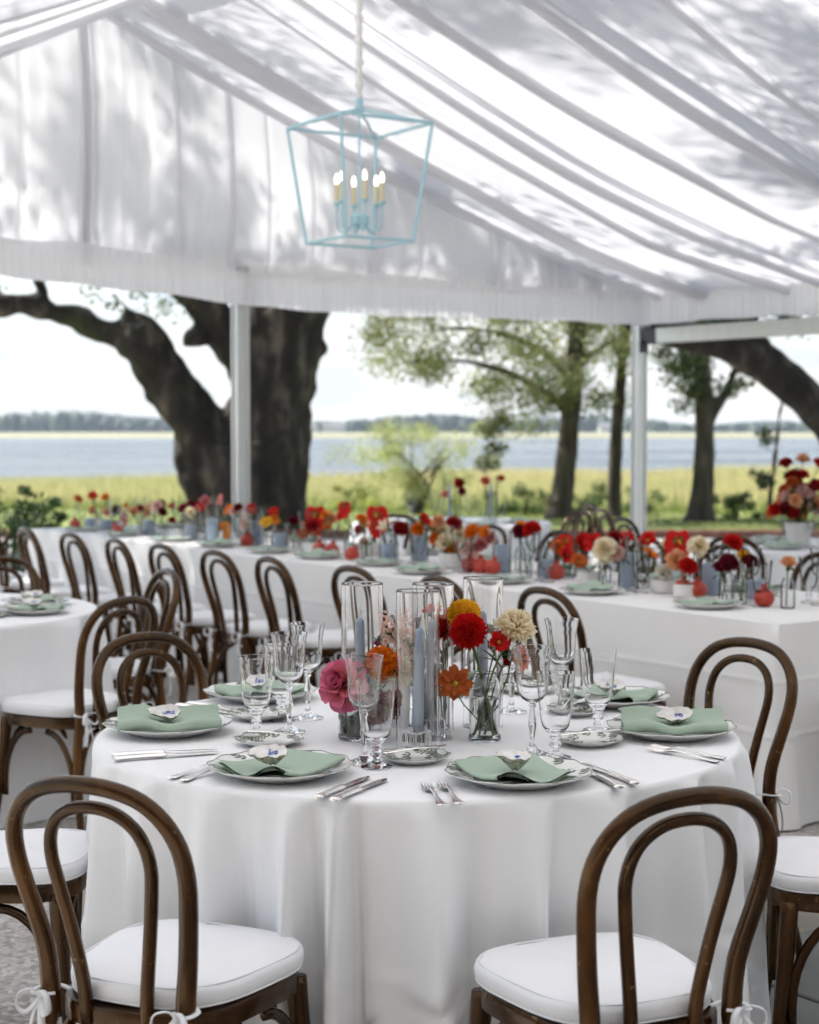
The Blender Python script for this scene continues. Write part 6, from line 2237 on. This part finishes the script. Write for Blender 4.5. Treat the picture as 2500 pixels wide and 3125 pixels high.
for i, (a, b, z) in enumerate(reversed(LT_CAND)):
    hh = max(.07, round(z - TH, 2))
    if hh not in PIL:
        PIL[hh] = pillar_parts(.036, hh)
    p = LT(a, b)
    spawn('pillar_candle', PIL[hh], (p.x, p.y, ZT), 0, 1, 'dusty blue pillar candle on the long tables, %s from the right' % ORD[i], 'candle', 'blue pillar candles on the long tables')
    spawn('candle_cylinder', CYL_F, (p.x, p.y, ZT), 0, (1, 1, (hh + .07) / .2), 'clear glass cylinder around the %s pillar candle from the right' % ORD[i], 'glass cylinder', 'glass candle cylinders on the long tables')

# left round table: two places in view
for i, (x, y, ang) in enumerate(((-1.46, 6.62, -12), (-1.52, 6.93, 20))):
    far_setting(Vector((x, y, 0)), R(ang + 90), '%s place of the left round table' % ('nearer' if i == 0 else 'farther'), 'dinner plates on the left round table', 'sage napkins on the left round table', 'glasses on the left round table', bread=True, glasses=False, seed=i + 40)
    spawn('oyster_shell', shell_parts(41 + i * 3, 'ea'), (x, y - .01, ZT + .05), (R(25), 0, R(-10 + 20 * i)), 1, 'pale oyster shell place card on the %s napkin of the left round table' % ('nearer' if i == 0 else 'farther'), 'shell')
# right round table with the tall bouquet
for i, ang in enumerate((170, 215, 260, 300, 130)):
    x, y = RRC[0] + .58 * math.cos(R(ang)), RRC[1] + .58 * math.sin(R(ang))
    far_setting(Vector((x, y, 0)), R(ang + 90), '%s place of the bouquet table' % ORD[i], 'dinner plates on the bouquet table', 'sage napkins on the bouquet table', 'glasses on the bouquet table', bread=False, seed=i + 50)
bq = Vector((2.38, 10.42, ZT))
mb = MB()
mb.lathe([(0, 0), (.05, 0), (.065, .01), (.075, .08), (.085, .15), (.08, .15), (.07, .08), (.058, .014), (0, .012)], 24)
spawn('white_vase', mb.mesh('white_vase', M_CERAMIC, True, 45), bq, 0, 1, 'white vase holding the tall red and peach bouquet at right', 'vase')
rb = random.Random(4)
bl = [('pom', 'dkred'), ('carn', 'peach'), ('pom', 'red'), ('open', 'rust'), ('rose', 'palepink'), ('pom', 'burg'), ('carn', 'red'), ('rose', 'coral'), ('pom', 'dkred'), ('open', 'orange'), ('carn', 'palepink'), ('pom', 'rust'), ('rose', 'peach'), ('carn', 'burg')]
seen = {}
for i in range(40):
    k, c = bl[i % len(bl)]
    el = R(rb.uniform(8, 95))
    az = rb.uniform(0, 6.28)
    rad = rb.uniform(.10, .185)
    h = bq + Vector((0, 0, .22)) + Vector((math.sin(el) * math.cos(az) * rad, math.sin(el) * math.sin(az) * rad, math.cos(el) * rad * 1.25))
    if i < 3:
        h = bq + Vector((-.09 + .1 * i, -.05, .50 + .03 * (i == 1)))
    seen[(k, c)] = seen.get((k, c), 0) + 1
    flower(k, c, bq + Vector((0, 0, .10)), h, fsize(k, 1.15), h - (bq + Vector((0, 0, .2))), '%s %s in the tall bouquet at right%s' % (COLW[c], KINDW[k], '' if seen[(k, c)] == 1 else ', %s such bloom' % ORD[seen[(k, c)] - 1]), 'flowers of the tall bouquet at right', .0025,
           leaves=[(.6, (rb.uniform(-1, 1), rb.uniform(-1, .2), rb.uniform(-.2, .6)), .07, .03)], bend=.2)
# farthest round table
for i, ang in enumerate((200, 245, 290, 335)):
    x, y = BRC[0] + .58 * math.cos(R(ang)), BRC[1] + .58 * math.sin(R(ang))
    far_setting(Vector((x, y, 0)), R(ang + 90), '%s place of the farthest round table' % ORD[i], 'dinner plates on the farthest round table', 'sage napkins on the farthest round table', 'glasses on the farthest round table', bread=False, seed=i + 60)
for i, (dx, dy) in enumerate(((-.02, -.1), (.30, -.05))):
    x, y = BRC[0] + dx, BRC[1] + dy
    nm = ('left', 'right')[i]
    spawn('hurricane_cylinder', cylinder_vase(.0485, .36, M_THIN, 22, floor=False, name='hurricane_far'), (x, y, ZT), 0, 1, 'tall glass cylinder on the farthest round table, %s one' % nm, 'glass cylinder', 'tall glass cylinders on the farthest round table')
    spawn('taper_candle', TAPER, (x, y, ZT), 0, 1, 'blue taper candle on the farthest round table, %s one' % nm, 'candle', 'taper candles on the farthest round table')
for i, (dx, dz, k, c, s) in enumerate(((.05, .30, 'pom', 'dkred', 1.1), (.25, .32, 'pom', 'coral', 1.0), (.37, .34, 'open', 'dkred', .8), (.07, .24, 'carn', 'burg', .9), (-.06, .22, 'carn', 'pink', .8))):
    vx = BRC[0] + (.06 if i in (0, 3, 4) else .28)
    if i in (0, 1):
        spawn('bud_vase', BOTTLE_F, (vx, BRC[1] - .2, ZT), 0, .9, 'glass bud vase on the farthest round table, %s one' % ('left', 'right')[i], 'vase', 'bud vases on the farthest round table')
    flower(k, c, (vx, BRC[1] - .2, ZT + .01), (BRC[0] + dx, BRC[1] - .2, ZT + dz), fsize(k, s), (0, -.8, .4), '%s %s on the farthest round table' % (COLW[c], KINDW[k]), 'flowers on the farthest round table', .0026, leaves=((.7, (.5, -.5, .4), .05, .025),))

# ================================================================== the hazy air over the river
hz = MB()
hz.box((0, 1480, 5.0), (5400, 3300, 18.0))
m_h = bpy.data.materials.new('pale summer haze')
m_h.use_nodes = True
nh = m_h.node_tree.nodes
nh.remove(nh['Principled BSDF'])
pv = nh.new('ShaderNodeVolumePrincipled')
pv.inputs['Color'].default_value = (0.74, 0.86, 1.0, 1)
pv.inputs['Density'].default_value = 0.0002
pv.inputs['Anisotropy'].default_value = 0.2
m_h.node_tree.links.new(pv.outputs['Volume'], nh['Material Output'].inputs['Volume'])
props(obj('haze', hz.mesh('haze', m_h, False)), 'thin pale haze over the river and far shore', 'haze', kind='stuff')
